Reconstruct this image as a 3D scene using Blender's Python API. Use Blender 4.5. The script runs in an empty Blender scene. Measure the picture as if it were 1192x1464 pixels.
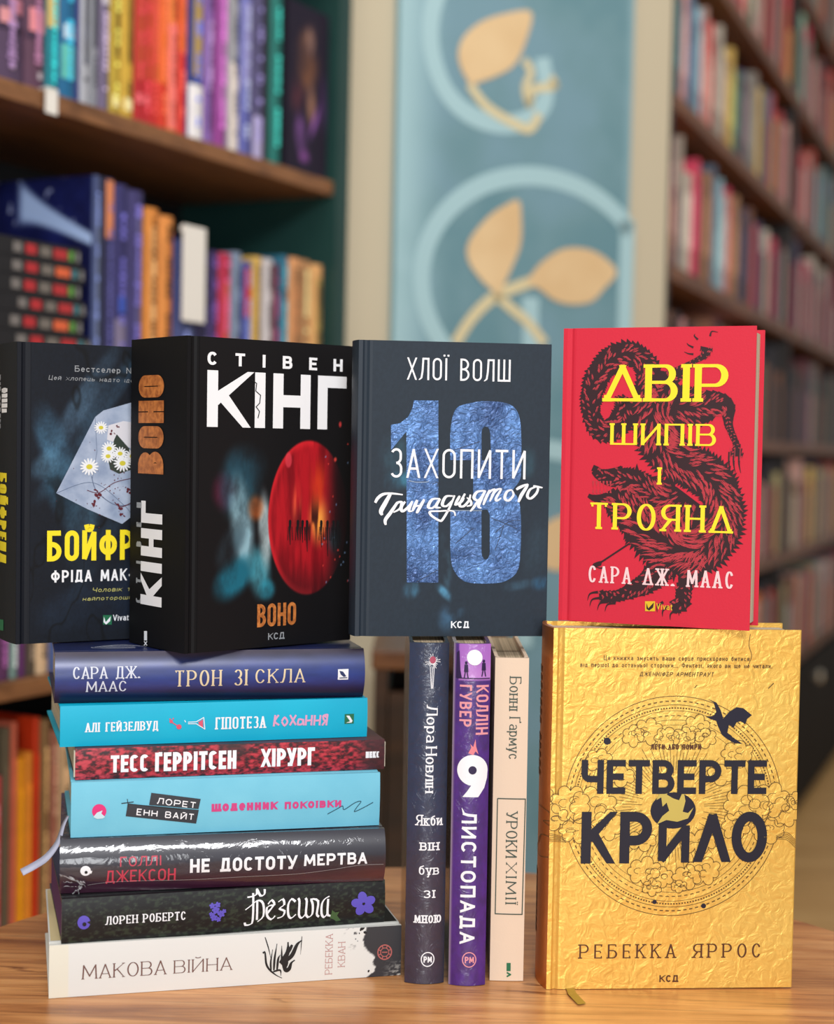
import bpy, bmesh, math, random
import numpy as np
from mathutils import Vector, Matrix
from mathutils.geometry import tessellate_polygon

scn = bpy.context.scene
C = scn.collection
TZ = 0.75                      # table top height
# ---------------------------------------------------------------- camera
FPX, CX, CY = 2200.0, 596.0, 732.0
CAMZ, PITCH, ROLL = TZ + 0.3662, 0.0404, 0.02176
_cp, _sp, _cr, _sr = math.cos(PITCH), math.sin(PITCH), math.cos(ROLL), math.sin(ROLL)
FW = np.array([0, _cp, -_sp]); _u = np.array([0, _sp, _cp]); _r = np.array([1., 0, 0])
RT = _cr*_r + _sr*_u; UP = -_sr*_r + _cr*_u
cam_d = bpy.data.cameras.new('camera'); cam = bpy.data.objects.new('camera', cam_d); C.objects.link(cam)
cam_d.sensor_fit = 'VERTICAL'; cam_d.sensor_height = 36.0; cam_d.lens = FPX/1464*36.0
m = Matrix(((RT[0], UP[0], -FW[0], 0), (RT[1], UP[1], -FW[1], 0), (RT[2], UP[2], -FW[2], CAMZ), (0, 0, 0, 1)))
cam.matrix_world = m
cam_d.dof.use_dof = True; cam_d.dof.focus_distance = 1.06; cam_d.dof.aperture_fstop = 4.0
cam_d.clip_start = 0.05
scn.camera = cam
# ---------------------------------------------------------------- world, lamps, exposure
w = bpy.data.worlds.new('world'); scn.world = w; w.use_nodes = True
w.node_tree.nodes['Background'].inputs[0].default_value = (1.0, 0.98, 0.965, 1)
w.node_tree.nodes['Background'].inputs[1].default_value = 0.37
def area(name, loc, target, size, power, col, sy=None):
    d = bpy.data.lights.new(name, 'AREA'); d.energy = power; d.color = col; d.size = size
    if sy: d.shape = 'RECTANGLE'; d.size_y = sy
    o = bpy.data.objects.new(name, d); C.objects.link(o); o.location = loc
    o.rotation_euler = (Vector(target)-Vector(loc)).to_track_quat('-Z', 'Y').to_euler()
    return o
area('ceiling_panel_light', (0.35, -1.5, 2.6), (0, 1.05, 0.9), 1.1, 60, (0.985, 0.985, 1.0), 0.45)
area('shop_window_light', (0.25, -3.2, 1.25), (0.1, 1.05, 1.0), 1.3, 48, (0.95, 0.975, 1.0), 1.1)
area('ceiling_panel_light', (1.6, 1.5, 3.0), (1.0, 3.2, 0.9), 1.2, 15, (1.0, 0.88, 0.72), 1.2)
area('ceiling_panel_light', (-0.2, 1.0, 3.0), (-0.2, 2.4, 1.3), 1.2, 19, (1.0, 0.93, 0.84), 1.2)
scn.view_settings.view_transform = 'Standard'; scn.view_settings.look = 'None'
scn.view_settings.gamma = 1; scn.view_settings.use_curve_mapping = False
scn.view_settings.exposure = 0.0
scn.cycles.use_denoising = True

# ---------------------------------------------------------------- helpers
def ray(px, py):
    d = FW + RT*(px-CX)/FPX - UP*(py-CY)/FPX
    return d
def at_depth(px, py, Y):
    d = ray(px, py); k = Y/d[1]; return np.array([d[0]*k, Y, CAMZ+d[2]*k])
def at_z(px, py, z):
    d = ray(px, py); k = (z-CAMZ)/d[2]; return np.array([d[0]*k, d[1]*k, z])
def project(p):
    d = np.asarray(p, float)-np.array([0, 0, CAMZ]); z = d@FW
    return CX+FPX*(d@RT)/z, CY-FPX*(d@UP)/z
def lin(c):
    c = np.asarray(c, float)/255.0
    return np.where(c <= .04045, c/12.92, ((c+.055)/1.055)**2.4)
def L4(c): return tuple(float(v) for v in lin(c))+(1.0,)
def empty(name, loc, rz=0, tilt=0):
    o = bpy.data.objects.new(name, None); C.objects.link(o); o.empty_display_size = .02
    o.matrix_world = Matrix.Translation(Vector(loc)) @ Matrix.Rotation(rz, 4, 'Z') @ Matrix.Rotation(tilt, 4, 'Y')
    return o
def tag(o, label=None, cat=None, group=None, kind=None):
    if label: o['label'] = label
    if cat: o['category'] = cat
    if group: o['group'] = group
    if kind: o['kind'] = kind
    return o
def mesh_obj(name, verts, faces, mats, parent=None, midx=None, smooth=False):
    me = bpy.data.meshes.new(name); me.from_pydata([tuple(map(float, v)) for v in verts], [], faces)
    for mm in (mats if isinstance(mats, (list, tuple)) else [mats]): me.materials.append(mm)
    if midx is not None: me.polygons.foreach_set('material_index', midx)
    if smooth: me.polygons.foreach_set('use_smooth', [True]*len(me.polygons))
    me.update()
    o = bpy.data.objects.new(name, me); C.objects.link(o)
    if parent is not None: o.parent = parent
    return o
class MB:
    def __init__(s): s.v = []; s.f = []; s.m = []
    def add(s, vs, fs, mi=0):
        b = len(s.v); s.v += [tuple(v) for v in vs]; s.f += [tuple(i+b for i in f) for f in fs]; s.m += [mi]*len(fs)
    def box(s, x0, x1, y0, y1, z0, z1, mi=0):
        s.add([(x0,y0,z0),(x1,y0,z0),(x1,y1,z0),(x0,y1,z0),(x0,y0,z1),(x1,y0,z1),(x1,y1,z1),(x0,y1,z1)],
              [(0,3,2,1),(4,5,6,7),(0,1,5,4),(1,2,6,5),(2,3,7,6),(3,0,4,7)], mi)
    def prism(s, prof, z0, z1, mi=0, fn=lambda x, y, z: (x, y, z)):
        n = len(prof)
        s.add([fn(x, y, z0) for x, y in prof]+[fn(x, y, z1) for x, y in prof],
              [tuple(range(n))[::-1], tuple(range(n, 2*n))]+[(i, (i+1) % n, n+(i+1) % n, n+i) for i in range(n)], mi)
    def lathe(s, prof, n=48, c=(0, 0), mi=0):
        vs = [(c[0]+r*math.cos(2*math.pi*k/n), c[1]+r*math.sin(2*math.pi*k/n), z) for r, z in prof for k in range(n)]
        fs = [(i*n+k, i*n+(k+1) % n, (i+1)*n+(k+1) % n, (i+1)*n+k) for i in range(len(prof)-1) for k in range(n)]
        fs += [tuple(range(n))[::-1], tuple(range((len(prof)-1)*n, len(prof)*n))]
        s.add(vs, fs, mi)
    def build(s, name, mats, parent=None, smooth=False):
        o = mesh_obj(name, s.v, s.f, mats, parent, s.m, smooth)
        bm = bmesh.new(); bm.from_mesh(o.data); bmesh.ops.recalc_face_normals(bm, faces=bm.faces); bm.to_mesh(o.data); bm.free()
        return o
def bevel(o, wd=.0006, seg=2):
    b = o.modifiers.new('bevel', 'BEVEL'); b.width = wd; b.segments = seg; b.limit_method = 'ANGLE'; return o
# ---------------------------------------------------------------- materials
def mat(name, col, rough=.5, spec=.5, metal=0, coat=0, coat_r=.08, bump=None, noise=None, emit=None):
    mm = bpy.data.materials.new(name); mm.use_nodes = True; nt = mm.node_tree; b = nt.nodes['Principled BSDF']
    b.inputs['Base Color'].default_value = L4(col); b.inputs['Roughness'].default_value = rough
    b.inputs['Specular IOR Level'].default_value = spec; b.inputs['Metallic'].default_value = metal
    b.inputs['Coat Weight'].default_value = coat; b.inputs['Coat Roughness'].default_value = coat_r
    tc = nt.nodes.new('ShaderNodeTexCoord')
    if noise:   # (scale, other colour, stretch)
        n = nt.nodes.new('ShaderNodeTexNoise'); n.inputs['Scale'].default_value = noise[0]; n.inputs['Detail'].default_value = 6
        mp = nt.nodes.new('ShaderNodeMapping'); mp.inputs['Scale'].default_value = noise[2] if len(noise) > 2 else (1, 1, 1)
        nt.links.new(tc.outputs['Object'], mp.inputs[0]); nt.links.new(mp.outputs[0], n.inputs[0])
        r = nt.nodes.new('ShaderNodeValToRGB'); r.color_ramp.elements[0].position = .35; r.color_ramp.elements[1].position = .68
        r.color_ramp.elements[0].color = L4(col); r.color_ramp.elements[1].color = L4(noise[1])
        nt.links.new(n.outputs[0], r.inputs[0]); nt.links.new(r.outputs[0], b.inputs['Base Color'])
    if bump:    # (scale, strength, distance, target, stretch)
        n = nt.nodes.new('ShaderNodeTexNoise'); n.inputs['Scale'].default_value = bump[0]; n.inputs['Detail'].default_value = 4
        if len(bump) > 4: n.inputs['Distortion'].default_value = bump[4]
        nt.links.new(tc.outputs['Object'], n.inputs[0])
        bp = nt.nodes.new('ShaderNodeBump'); bp.inputs['Strength'].default_value = bump[1]; bp.inputs['Distance'].default_value = bump[2]
        nt.links.new(n.outputs[0], bp.inputs['Height'])
        for t in bump[3]: nt.links.new(bp.outputs[0], b.inputs[t])
    return mm
def vcol_mat(name, rough=.5, spec=.5, coat=0, coat_r=.06, bump=None, metal=0):
    mm = mat(name, (128, 128, 128), rough, spec, metal, coat, coat_r, bump)
    a = mm.node_tree.nodes.new('ShaderNodeVertexColor'); a.layer_name = 'ink'
    mm.node_tree.links.new(a.outputs[0], mm.node_tree.nodes['Principled BSDF'].inputs['Base Color'])
    return mm
def page_mat(name, col, axis):
    mm = mat(name, col, .8, .2); nt = mm.node_tree; b = nt.nodes['Principled BSDF']
    tc = nt.nodes.new('ShaderNodeTexCoord'); n = nt.nodes.new('ShaderNodeTexNoise'); mp = nt.nodes.new('ShaderNodeMapping')
    s = [3, 3, 3]; s[axis] = 900; mp.inputs['Scale'].default_value = s; n.inputs['Scale'].default_value = 1
    nt.links.new(tc.outputs['Object'], mp.inputs[0]); nt.links.new(mp.outputs[0], n.inputs[0])
    r = nt.nodes.new('ShaderNodeValToRGB'); r.color_ramp.elements[0].position = .3; r.color_ramp.elements[1].position = .6
    r.color_ramp.elements[0].color = L4([c*.72 for c in col]); r.color_ramp.elements[1].color = L4(col)
    nt.links.new(n.outputs[0], r.inputs[0]); nt.links.new(r.outputs[0], b.inputs['Base Color'])
    return mm
PAGE_Y = page_mat('paper_pages', (206, 194, 170), 1); PAGE_Z = page_mat('paper_pages_flat', (206, 194, 170), 2)
PAGE_X = page_mat('paper_pages_standing', (196, 178, 150), 0)
def wood_mat(name, c1, c2, c3, rough, rot, scale=1.0, knots=True):
    mm = mat(name, c1, rough, .5); nt = mm.node_tree; b = nt.nodes['Principled BSDF']
    tc = nt.nodes.new('ShaderNodeTexCoord'); mp = nt.nodes.new('ShaderNodeMapping'); mp.inputs['Rotation'].default_value = rot
    mp.inputs['Scale'].default_value = (2.2*scale, 26*scale, 10*scale)
    nt.links.new(tc.outputs['Object'], mp.inputs[0])
    n = nt.nodes.new('ShaderNodeTexNoise'); n.inputs['Scale'].default_value = 1; n.inputs['Detail'].default_value = 9; n.inputs['Roughness'].default_value = .68; n.inputs['Distortion'].default_value = 1.1
    nt.links.new(mp.outputs[0], n.inputs[0])
    r = nt.nodes.new('ShaderNodeValToRGB'); e = r.color_ramp.elements
    e[0].position = .3; e[0].color = L4(c3); e[1].position = .72; e[1].color = L4(c2); q = e.new(.5); q.color = L4(c1)
    nt.links.new(n.outputs[0], r.inputs[0])
    mp2 = nt.nodes.new('ShaderNodeMapping'); mp2.inputs['Rotation'].default_value = rot; mp2.inputs['Scale'].default_value = (14*scale, 420*scale, 60)
    nt.links.new(tc.outputs['Object'], mp2.inputs[0])
    n2 = nt.nodes.new('ShaderNodeTexNoise'); n2.inputs['Scale'].default_value = 1; n2.inputs['Detail'].default_value = 3
    nt.links.new(mp2.outputs[0], n2.inputs[0])
    r2 = nt.nodes.new('ShaderNodeValToRGB'); r2.color_ramp.elements[0].position = .3; r2.color_ramp.elements[0].color = (.55, .5, .45, 1); r2.color_ramp.elements[1].position = .48; r2.color_ramp.elements[1].color = (1, 1, 1, 1)
    nt.links.new(n2.outputs[0], r2.inputs[0])
    mx = nt.nodes.new('ShaderNodeMixRGB'); mx.blend_type = 'MULTIPLY'; mx.inputs[0].default_value = .8
    nt.links.new(r.outputs[0], mx.inputs[1]); nt.links.new(r2.outputs[0], mx.inputs[2]); nt.links.new(mx.outputs[0], b.inputs['Base Color'])
    bp = nt.nodes.new('ShaderNodeBump'); bp.inputs['Strength'].default_value = .25; bp.inputs['Distance'].default_value = .0006
    nt.links.new(n2.outputs[0], bp.inputs['Height']); nt.links.new(bp.outputs[0], b.inputs['Normal'])
    return mm
# ---------------------------------------------------------------- numpy painting (printed artwork as colour attribute)
def vnoise(U, V, f, seed=0, ax=1, ay=1):
    rg = np.random.RandomState(seed); n = 64; g = rg.rand(n, n)
    x = U*f*ax; y = V*f*ay; xi = np.floor(x).astype(int); yi = np.floor(y).astype(int); fx = x-xi; fy = y-yi
    fx = fx*fx*(3-2*fx); fy = fy*fy*(3-2*fy)
    a = g[xi % n, yi % n]; b = g[(xi+1) % n, yi % n]; c = g[xi % n, (yi+1) % n]; d = g[(xi+1) % n, (yi+1) % n]
    return (a*(1-fx)+b*fx)*(1-fy)+(c*(1-fx)+d*fx)*fy
def fbm(U, V, f, seed=0, o=4, ax=1, ay=1):
    s = 0; t = 0
    for i in range(o): k = .55**i; s = s+k*vnoise(U+i*3.1, V+i*1.7, f*2**i, seed+i, ax, ay); t += k
    return s/t
def sstep(a, b, x): t = np.clip((x-a)/(b-a), 0, 1); return t*t*(3-2*t)
def over(col, rgb, a): return col*(1-a[..., None])+np.array(rgb, float)*a[..., None]
def blob(U, V, cx, cy, rx, ry, rot=0, soft=.5):
    c, s = math.cos(rot), math.sin(rot); x = U-cx; y = V-cy
    d = np.sqrt(((x*c+y*s)/rx)**2+((-x*s+y*c)/ry)**2); return 1-sstep(1-soft, 1+soft*.3, d)
# ---------------------------------------------------------------- stroke lettering
def arc(cx, cy, rx, ry, a0, a1, n=14):
    return [(cx+rx*math.cos(math.radians(a0+(a1-a0)*i/n)), cy+ry*math.sin(math.radians(a0+(a1-a0)*i/n))) for i in range(n+1)]
def ring(x0, y0, x1, y1, a0, a1, oval):
    """rounded track from angle a0 to a1 (0 = right, ccw) inside the box"""
    w = x1-x0; h = y1-y0; cx = (x0+x1)/2; rx = w/2; ry = h/2 if oval else min(h/2, max(w*.56, h*.2))
    pts = []; n = 40
    for i in range(n+1):
        a = math.radians(a0+(a1-a0)*i/n); sy = math.sin(a)
        cyy = (y1-ry) if sy > 1e-6 else ((y0+ry) if sy < -1e-6 else (y0+y1)/2)
        pts.append((cx+rx*math.cos(a), cyy+ry*sy))
    return pts
def bowl(x0, y0, x1, y1):
    ry = (y1-y0)/2; rx = min(ry, (x1-x0)*.75)
    return [(x0, y1)]+arc(x1-rx, (y0+y1)/2, rx, ry, 90, -90, 14)+[(x0, y0)]
def glyph(ch, w, h, oval, delta=False):
    S = []
    if ch == 'А': S = [[(0, 0), (w/2, h), (w, 0)], [(w*.2, h*.3), (w*.8, h*.3)]]
    elif ch == 'Б': S = [[(0, 0), (0, h), (w*.92, h)], bowl(0, 0, w, h*.56)]
    elif ch == 'В': S = [[(0, 0), (0, h)], bowl(0, h*.52, w*.92, h), bowl(0, 0, w, h*.52)]
    elif ch in 'ГҐ':
        S = [[(0, 0), (0, h), (w, h)]]
        if ch == 'Ґ': S = [[(0, 0), (0, h), (w, h), (w, h*1.14)]]
    elif ch == 'Д':
        if delta: S = [[(0, 0), (w/2, h), (w, 0)], [(-w*.06, 0), (w*1.06, 0)]]
        else: S = [[(w*.14, 0), (w*.26, h), (w*.84, h), (w*.84, 0)], [(0, -h*.13), (0, 0), (w, 0), (w, -h*.13)]]
    elif ch == 'Е': S = [[(w, h), (0, h), (0, 0), (w, 0)], [(0, h*.51), (w*.85, h*.51)]]
    elif ch == 'Є': S = [ring(0, 0, w, h, 40, 320, oval), [(0, h*.5), (w*.75, h*.5)]]
    elif ch == 'Ж': S = [[(w/2, 0), (w/2, h)], [(0, h), (w*.42, h*.5), (0, 0)], [(w, h), (w*.58, h*.5), (w, 0)]]
    elif ch in 'З3': S = [ring(w*.02, h*.5, w*.94, h, 155, -90, oval), ring(0, 0, w, h*.5, 90, -155, oval)]
    elif ch in 'ИЙ':
        S = [[(0, h), (0, 0), (w, h), (w, 0)]]
        if ch == 'Й': S.append(arc(w/2, h*1.2, w*.24, h*.08, 180, 360, 8))
    elif ch in 'ІЇ':
        S = [[(w/2, 0), (w/2, h)]]
        if ch == 'Ї': S += [[(w/2-h*.1, h*1.13), (w/2-h*.1, h*1.22)], [(w/2+h*.1, h*1.13), (w/2+h*.1, h*1.22)]]
    elif ch == 'К': S = [[(0, 0), (0, h)], [(w*.92, h), (w*.08, h*.47)], [(w*.3, h*.6), (w*.94, 0)]]
    elif ch == 'Л': S = [[(-w*.06, 0), (w*.08, h*.06), (w*.22, h*.4), (w*.3, h), (w, h), (w, 0)]]
    elif ch == 'Λ': S = [[(0, 0), (w*.5, h), (w, 0)]]
    elif ch == 'М': S = [[(0, 0), (w*.06, h), (w*.5, h*.2), (w*.94, h), (w, 0)]]
    elif ch == 'Н': S = [[(0, 0), (0, h)], [(w, 0), (w, h)], [(0, h*.5), (w, h*.5)]]
    elif ch in 'О0': S = [ring(0, 0, w, h, 0, 360, oval)]
    elif ch == 'П': S = [[(0, 0), (0, h), (w, h), (w, 0)]]
    elif ch == 'Р': S = [[(0, 0), (0, h)], bowl(0, h*.43, w, h)]
    elif ch == 'С': S = [ring(0, 0, w, h, 33, 327, oval)]
    elif ch == 'Т': S = [[(0, h), (w, h)], [(w/2, h), (w/2, 0)]]
    elif ch == 'У': S = [[(0, h), (w*.52, h*.38)], [(w, h), (w*.36, 0), (w*.12, 0)]]
    elif ch == 'Ф': S = [[(w/2, 0), (w/2, h)], ring(0, h*.2, w, h*.82, 0, 360, oval)]
    elif ch == 'Х': S = [[(0, h), (w, 0)], [(w, h), (0, 0)]]
    elif ch in 'ШЩ':
        S = [[(0, h), (0, 0), (w, 0), (w, h)], [(w/2, 0), (w/2, h)]]
        if ch == 'Щ': S.append([(w, 0), (w*1.12, 0), (w*1.12, -h*.15)])
    elif ch == 'Ц': S = [[(0, h), (0, 0), (w, 0)], [(w*.9, h), (w*.9, 0)], [(w, 0), (w, -h*.15)]]
    elif ch == 'Ч': S = [[(w, h), (w, 0)], [(0, h), (0, h*.6)]+arc(w*.35, h*.6, w*.35, h*.18, 180, 270, 6)+[(w, h*.42)]]
    elif ch == 'Ю': S = [[(0, 0), (0, h)], [(0, h*.5), (w*.35, h*.5)], ring(w*.35, 0, w, h, 0, 360, oval)]
    elif ch == 'Я': S = [[(w, 0), (w, h)], [(w-x, y) for x, y in bowl(0, h*.43, w, h)], [(w*.5, h*.43), (0, 0)]]
    elif ch == 'Ь': S = [[(0, 0), (0, h)], bowl(0, 0, w, h*.55)]
    elif ch == 'а': S = [ring(0, h*.35, w, h, 150, 0, True)+[(w, 0)], [(w, h*.5)]+ring(0, 0, w, h*.55, 80, 350, True)]
    elif ch == 'б': S = [ring(0, 0, w, h, 0, 360, True), [(0, h*.5)]+arc(w*.6, h*.8, w*.6, h*.5, 180, 95, 8)+[(w, h*1.42)]]
    elif ch == 'е': S = [[(0, h*.52), (w, h*.52)]+ring(0, 0, w, h, 5, 320, True)]
    elif ch == 'р': S = [[(0, -h*.42), (0, h)], ring(0, 0, w, h, 150, -150, True)]
    elif ch == 'у': S = [[(0, h), (w*.5, 0)], [(w, h), (w*.35, -h*.42), (w*.05, -h*.42)]]
    elif ch == '.': S = [[(w*.5, 0), (w*.5, h*.1)]]
    elif ch == ',': S = [[(w*.55, h*.1), (w*.35, -h*.12)]]
    elif ch == '-': S = [[(0, h*.42), (w, h*.42)]]
    elif ch == '9': S = [ring(0, h*.35, w, h, 0, 360, True), [(w, h*.67), (w*.9, h*.2), (w*.25, 0)]]
    elif ch == 'N': S = [[(0, 0), (0, h), (w, 0), (w, h)]]
    elif ch == 'Y': S = [[(0, h), (w/2, h*.45), (w, h)], [(w/2, h*.45), (w/2, 0)]]
    elif ch == 'V': S = [[(0, h), (w/2, 0), (w, h)]]
    elif ch == 'v': S = [[(0, h), (w/2, 0), (w, h)]]
    elif ch == 'w': S = [[(0, h), (w*.25, 0), (w/2, h), (w*.75, 0), (w, h)]]
    elif ch == 'o': S = [ring(0, 0, w, h, 0, 360, True)]
    elif ch == 't': S = [[(w*.4, h*1.35), (w*.4, 0), (w*.9, 0)], [(0, h), (w, h)]]
    elif ch == 'i': S = [[(w/2, 0), (w/2, h)], [(w/2, h*1.3), (w/2, h*1.42)]]
    elif ch == 'k': S = [[(0, 0), (0, h*1.42)], [(w, h), (0, h*.4)], [(w*.3, h*.6), (w, 0)]]
    elif ch == 'r': S = [[(0, 0), (0, h), (w, h)]]
    elif ch == 'm': S = [[(0, 0), (0, h), (w, h), (w, 0)], [(w/2, 0), (w/2, h)]]
    elif ch == 's': S = [ring(0, h*.5, w, h, 40, 270, True), ring(0, 0, w, h*.5, 90, -140, True)]
    return S
WID = {'І': .12, 'Ї': .3, 'Ш': 1.4, 'Щ': 1.45, 'Ж': 1.45, 'М': 1.28, 'Ф': 1.25, 'Ю': 1.4, 'Г': .8, 'Ґ': .8, 'Е': .85, 'Д': 1.12, '.': .18, ',': .18, '-': .45,
       ' ': .7, 'С': .95, 'З': .88, 'i': .2, 't': .7, 'r': .6, 'w': 1.3, 'm': 1.3, 'Є': .95, 'Т': .95}
LOW = 'вгґдзиіїйклмнопстхчшщяюьцжєф'
def char_spec(ch):
    """-> glyph key, relative width, relative height"""
    if ch in LOW: k = ch.upper(); return k, WID.get(k, 1)*.8, .7
    if ch in 'абеурvwotikrms': return ch, WID.get(ch, 1)*.76, .7
    return ch, WID.get(ch, 1), 1
def layout(s, W, H, sw, gap=.2, oval=False, delta=False, slant=0, sh=None):
    """strokes filling the box W x H; sw = stem width, gap relative to the letter width"""
    sh = sh or sw
    sp = [char_spec(c) for c in s]
    nar = sum(1 for c in s if c in 'ІіЇїi.,')
    tot = sum(p[1] for c, p in zip(s, sp) if c not in 'ІіЇїi.,')+gap*(len(s)-1)
    X = (W-nar*sw*1.05)/max(tot, .01)
    out = []; x = 0
    for c, (k, rw, rh) in zip(s, sp):
        cw = sw*1.05 if c in 'ІіЇїi.,' else rw*X
        if c != ' ':
            iw = max(cw-sw, cw*.02); hh = H*rh-sh
            for st in glyph(k, iw, hh, oval, delta):
                pts = [(x+(cw-iw)/2+px, py+sh/2) for px, py in st]
                out.append(([(px+slant*py, py) for px, py in pts], H*rh, (x+(cw-iw)/2, x+(cw+iw)/2)))
        x += cw+gap*X
    return out
def dense(pts, step):
    out = [pts[0]]
    for a, b in zip(pts[:-1], pts[1:]):
        d = math.hypot(b[0]-a[0], b[1]-a[1]); n = max(1, int(d/step))
        out += [(a[0]+(b[0]-a[0])*i/n, a[1]+(b[1]-a[1])*i/n) for i in range(1, n+1)]
    return out
class Ink:
    """collects flat strokes and fills in face coordinates, then lays them on a surface"""
    def __init__(s): s.v = []; s.f = []; s.k = []
    def quadstrip(s, Lp, Rp):
        b = len(s.v); s.k.append(b); s.v += Lp+Rp; n = len(Lp); s.f += [(b+i, b+n+i, b+n+i+1, b+i+1) for i in range(n-1)]
    def stroke(s, pts, w0, w1=None, phi=0.0, serif=0, box=None, step=None, taper=None, clip=None, xr=None):
        """w0 = thickness of upright strokes, w1 = of level ones"""
        w1 = w0 if w1 is None else w1
        pts = [p for i, p in enumerate(pts) if i == 0 or math.hypot(p[0]-pts[i-1][0], p[1]-pts[i-1][1]) > 1e-7]
        if len(pts) < 2: return
        def wd(dx, dy):
            l = math.hypot(dx, dy) or 1; k = abs((dy/l)*math.cos(phi)-(-dx/l)*math.sin(phi)) if phi else abs(dy/l)
            return w1+(w0-w1)*min(1, k)**1.3
        runs = [[pts[0]]]
        for i in range(1, len(pts)):
            runs[-1].append(pts[i])
            if i < len(pts)-1:
                a = (pts[i][0]-pts[i-1][0], pts[i][1]-pts[i-1][1]); b = (pts[i+1][0]-pts[i][0], pts[i+1][1]-pts[i][1])
                t = abs(math.atan2(a[0]*b[1]-a[1]*b[0], a[0]*b[0]+a[1]*b[1]))
                if t > .7: runs.append([pts[i]])
        for ri, r in enumerate(runs):
            r = list(r)
            def ext(p, q, other):     # extend end p away from q
                dx, dy = p[0]-q[0], p[1]-q[1]; l = math.hypot(dx, dy) or 1
                ox, oy = other; ol = math.hypot(ox, oy) or 1; sn = abs(dx*oy-dy*ox)/(l*ol)
                e = wd(ox, oy)*.5*sn
                return (p[0]+dx/l*e, p[1]+dy/l*e)
            if ri > 0:
                o = runs[ri-1]; r[0] = ext(r[0], r[1], (o[-1][0]-o[-2][0], o[-1][1]-o[-2][1]))
            if ri < len(runs)-1:
                o = runs[ri+1]; r[-1] = ext(r[-1], r[-2], (o[1][0]-o[0][0], o[1][1]-o[0][1]))
            if clip:      # stems and slanting arms run to the cap line and the base line and are cut level there
                def full(p, q):
                    dx, dy = p[0]-q[0], p[1]-q[1]; l = math.hypot(dx, dy) or 1
                    for e_ in clip:
                        if abs(p[1]-e_) < w1*.75 and abs(dy) > abs(dx)*.3 and (dy > 0) == (e_ > 0):
                            k_ = (abs(e_-p[1])+abs(dx)/l*wd(dx, dy)/2)/(abs(dy)/l); return (p[0]+dx/l*k_, p[1]+dy/l*k_)
                    if xr and abs(dy) < abs(dx)*.2 and 0 <= p[1] <= clip[1]:
                        for e_, g_ in zip(xr, (-1, 1)):
                            if abs(p[0]-e_) < w0*.3 and dx*g_ > 0: return (p[0]+g_*w0*.5, p[1])
                    return p
                if ri == 0: r[0] = full(r[0], r[1])
                if ri == len(runs)-1: r[-1] = full(r[-1], r[-2])
            if step: r = dense(r, step)
            Lp = []; Rp = []
            n = len(r)
            for i, p in enumerate(r):
                a = r[max(0, i-1)]; b = r[min(n-1, i+1)]; dx, dy = b[0]-a[0], b[1]-a[1]; l = math.hypot(dx, dy) or 1
                ww = wd(dx, dy)/2
                if taper: ww *= taper(i/(n-1))
                nx, ny = -dy/l*ww, dx/l*ww
                Lp.append((p[0]+nx, p[1]+ny)); Rp.append((p[0]-nx, p[1]-ny))
            if clip and all(clip[0]-1e-9 <= p[1] <= clip[1]+1e-9 for p in pts):
                Lp, Rp = [[(x, min(max(y, clip[0]), clip[1])) for x, y in q_] for q_ in (Lp, Rp)]
            s.quadstrip(Lp, Rp)
        if serif and box:
            for p, q in ((pts[0], pts[1]), (pts[-1], pts[-2])):
                dx, dy = p[0]-q[0], p[1]-q[1]
                if abs(dy) > abs(dx)*.5 and any(abs(p[1]-bb) < box[2] for bb in box[:2]):
                    t = w1*.55; s.quadstrip([(p[0]-serif, p[1]-t), (p[0]+serif, p[1]-t)], [(p[0]-serif, p[1]+t), (p[0]+serif, p[1]+t)])
                elif abs(dx) > abs(dy) and box[0]-box[2] < p[1] < box[1]+box[2] and len(pts) < 5:
                    t = w1*.55; g = 1 if p[1] < (box[0]+box[1])/2 else -1
                    s.quadstrip([(p[0]-t, p[1]), (p[0]-t, p[1]+g*serif*.9)], [(p[0]+t, p[1]), (p[0]+t, p[1]+g*serif*.9)])
    def poly(s, pts):
        b = len(s.v); s.k.append(b); s.v += [tuple(p) for p in pts]
        for t in tessellate_polygon([[Vector((p[0], p[1], 0)) for p in pts]]): s.f.append(tuple(b+i for i in t))
    def disc(s, cx, cy, rx, ry=None, n=28): s.poly(arc(cx, cy, rx, ry or rx, 0, 360*(n-1)/n, n-1))
    def circle(s, cx, cy, rx, ry, wd, a0=0, a1=360, n=90): s.stroke(arc(cx, cy, rx, ry, a0, a1, n), wd)
    def lay(s, name, face, off, material, parent, xf=None):
        if not s.v: return None
        vs = [xf(*p) for p in s.v] if xf else s.v
        W_, H_ = getattr(face, 'W', 9), getattr(face, 'H', 9)
        vs = [(min(max(u, 0), W_), min(max(v, 0), H_)) for u, v in vs]
        # each stroke sits a few microns above the one before, every triangle faces outwards
        lift = []; k = 0; kk = s.k+[len(s.v)]; step_ = min(2e-6, 9e-5/max(1, len(s.k)))
        for i in range(len(s.v)):
            while i >= kk[k+1]: k += 1
            lift.append(k*step_)
        tri = []
        for f in s.f:
            for t in ([f] if len(f) == 3 else [(f[0], f[1], f[2]), (f[0], f[2], f[3])]):
                a = [vs[i] for i in t]; ar = (a[1][0]-a[0][0])*(a[2][1]-a[0][1])-(a[2][0]-a[0][0])*(a[1][1]-a[0][1])
                if abs(ar) > 1e-14: tri.append(t if ar > 0 else t[::-1])
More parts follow.
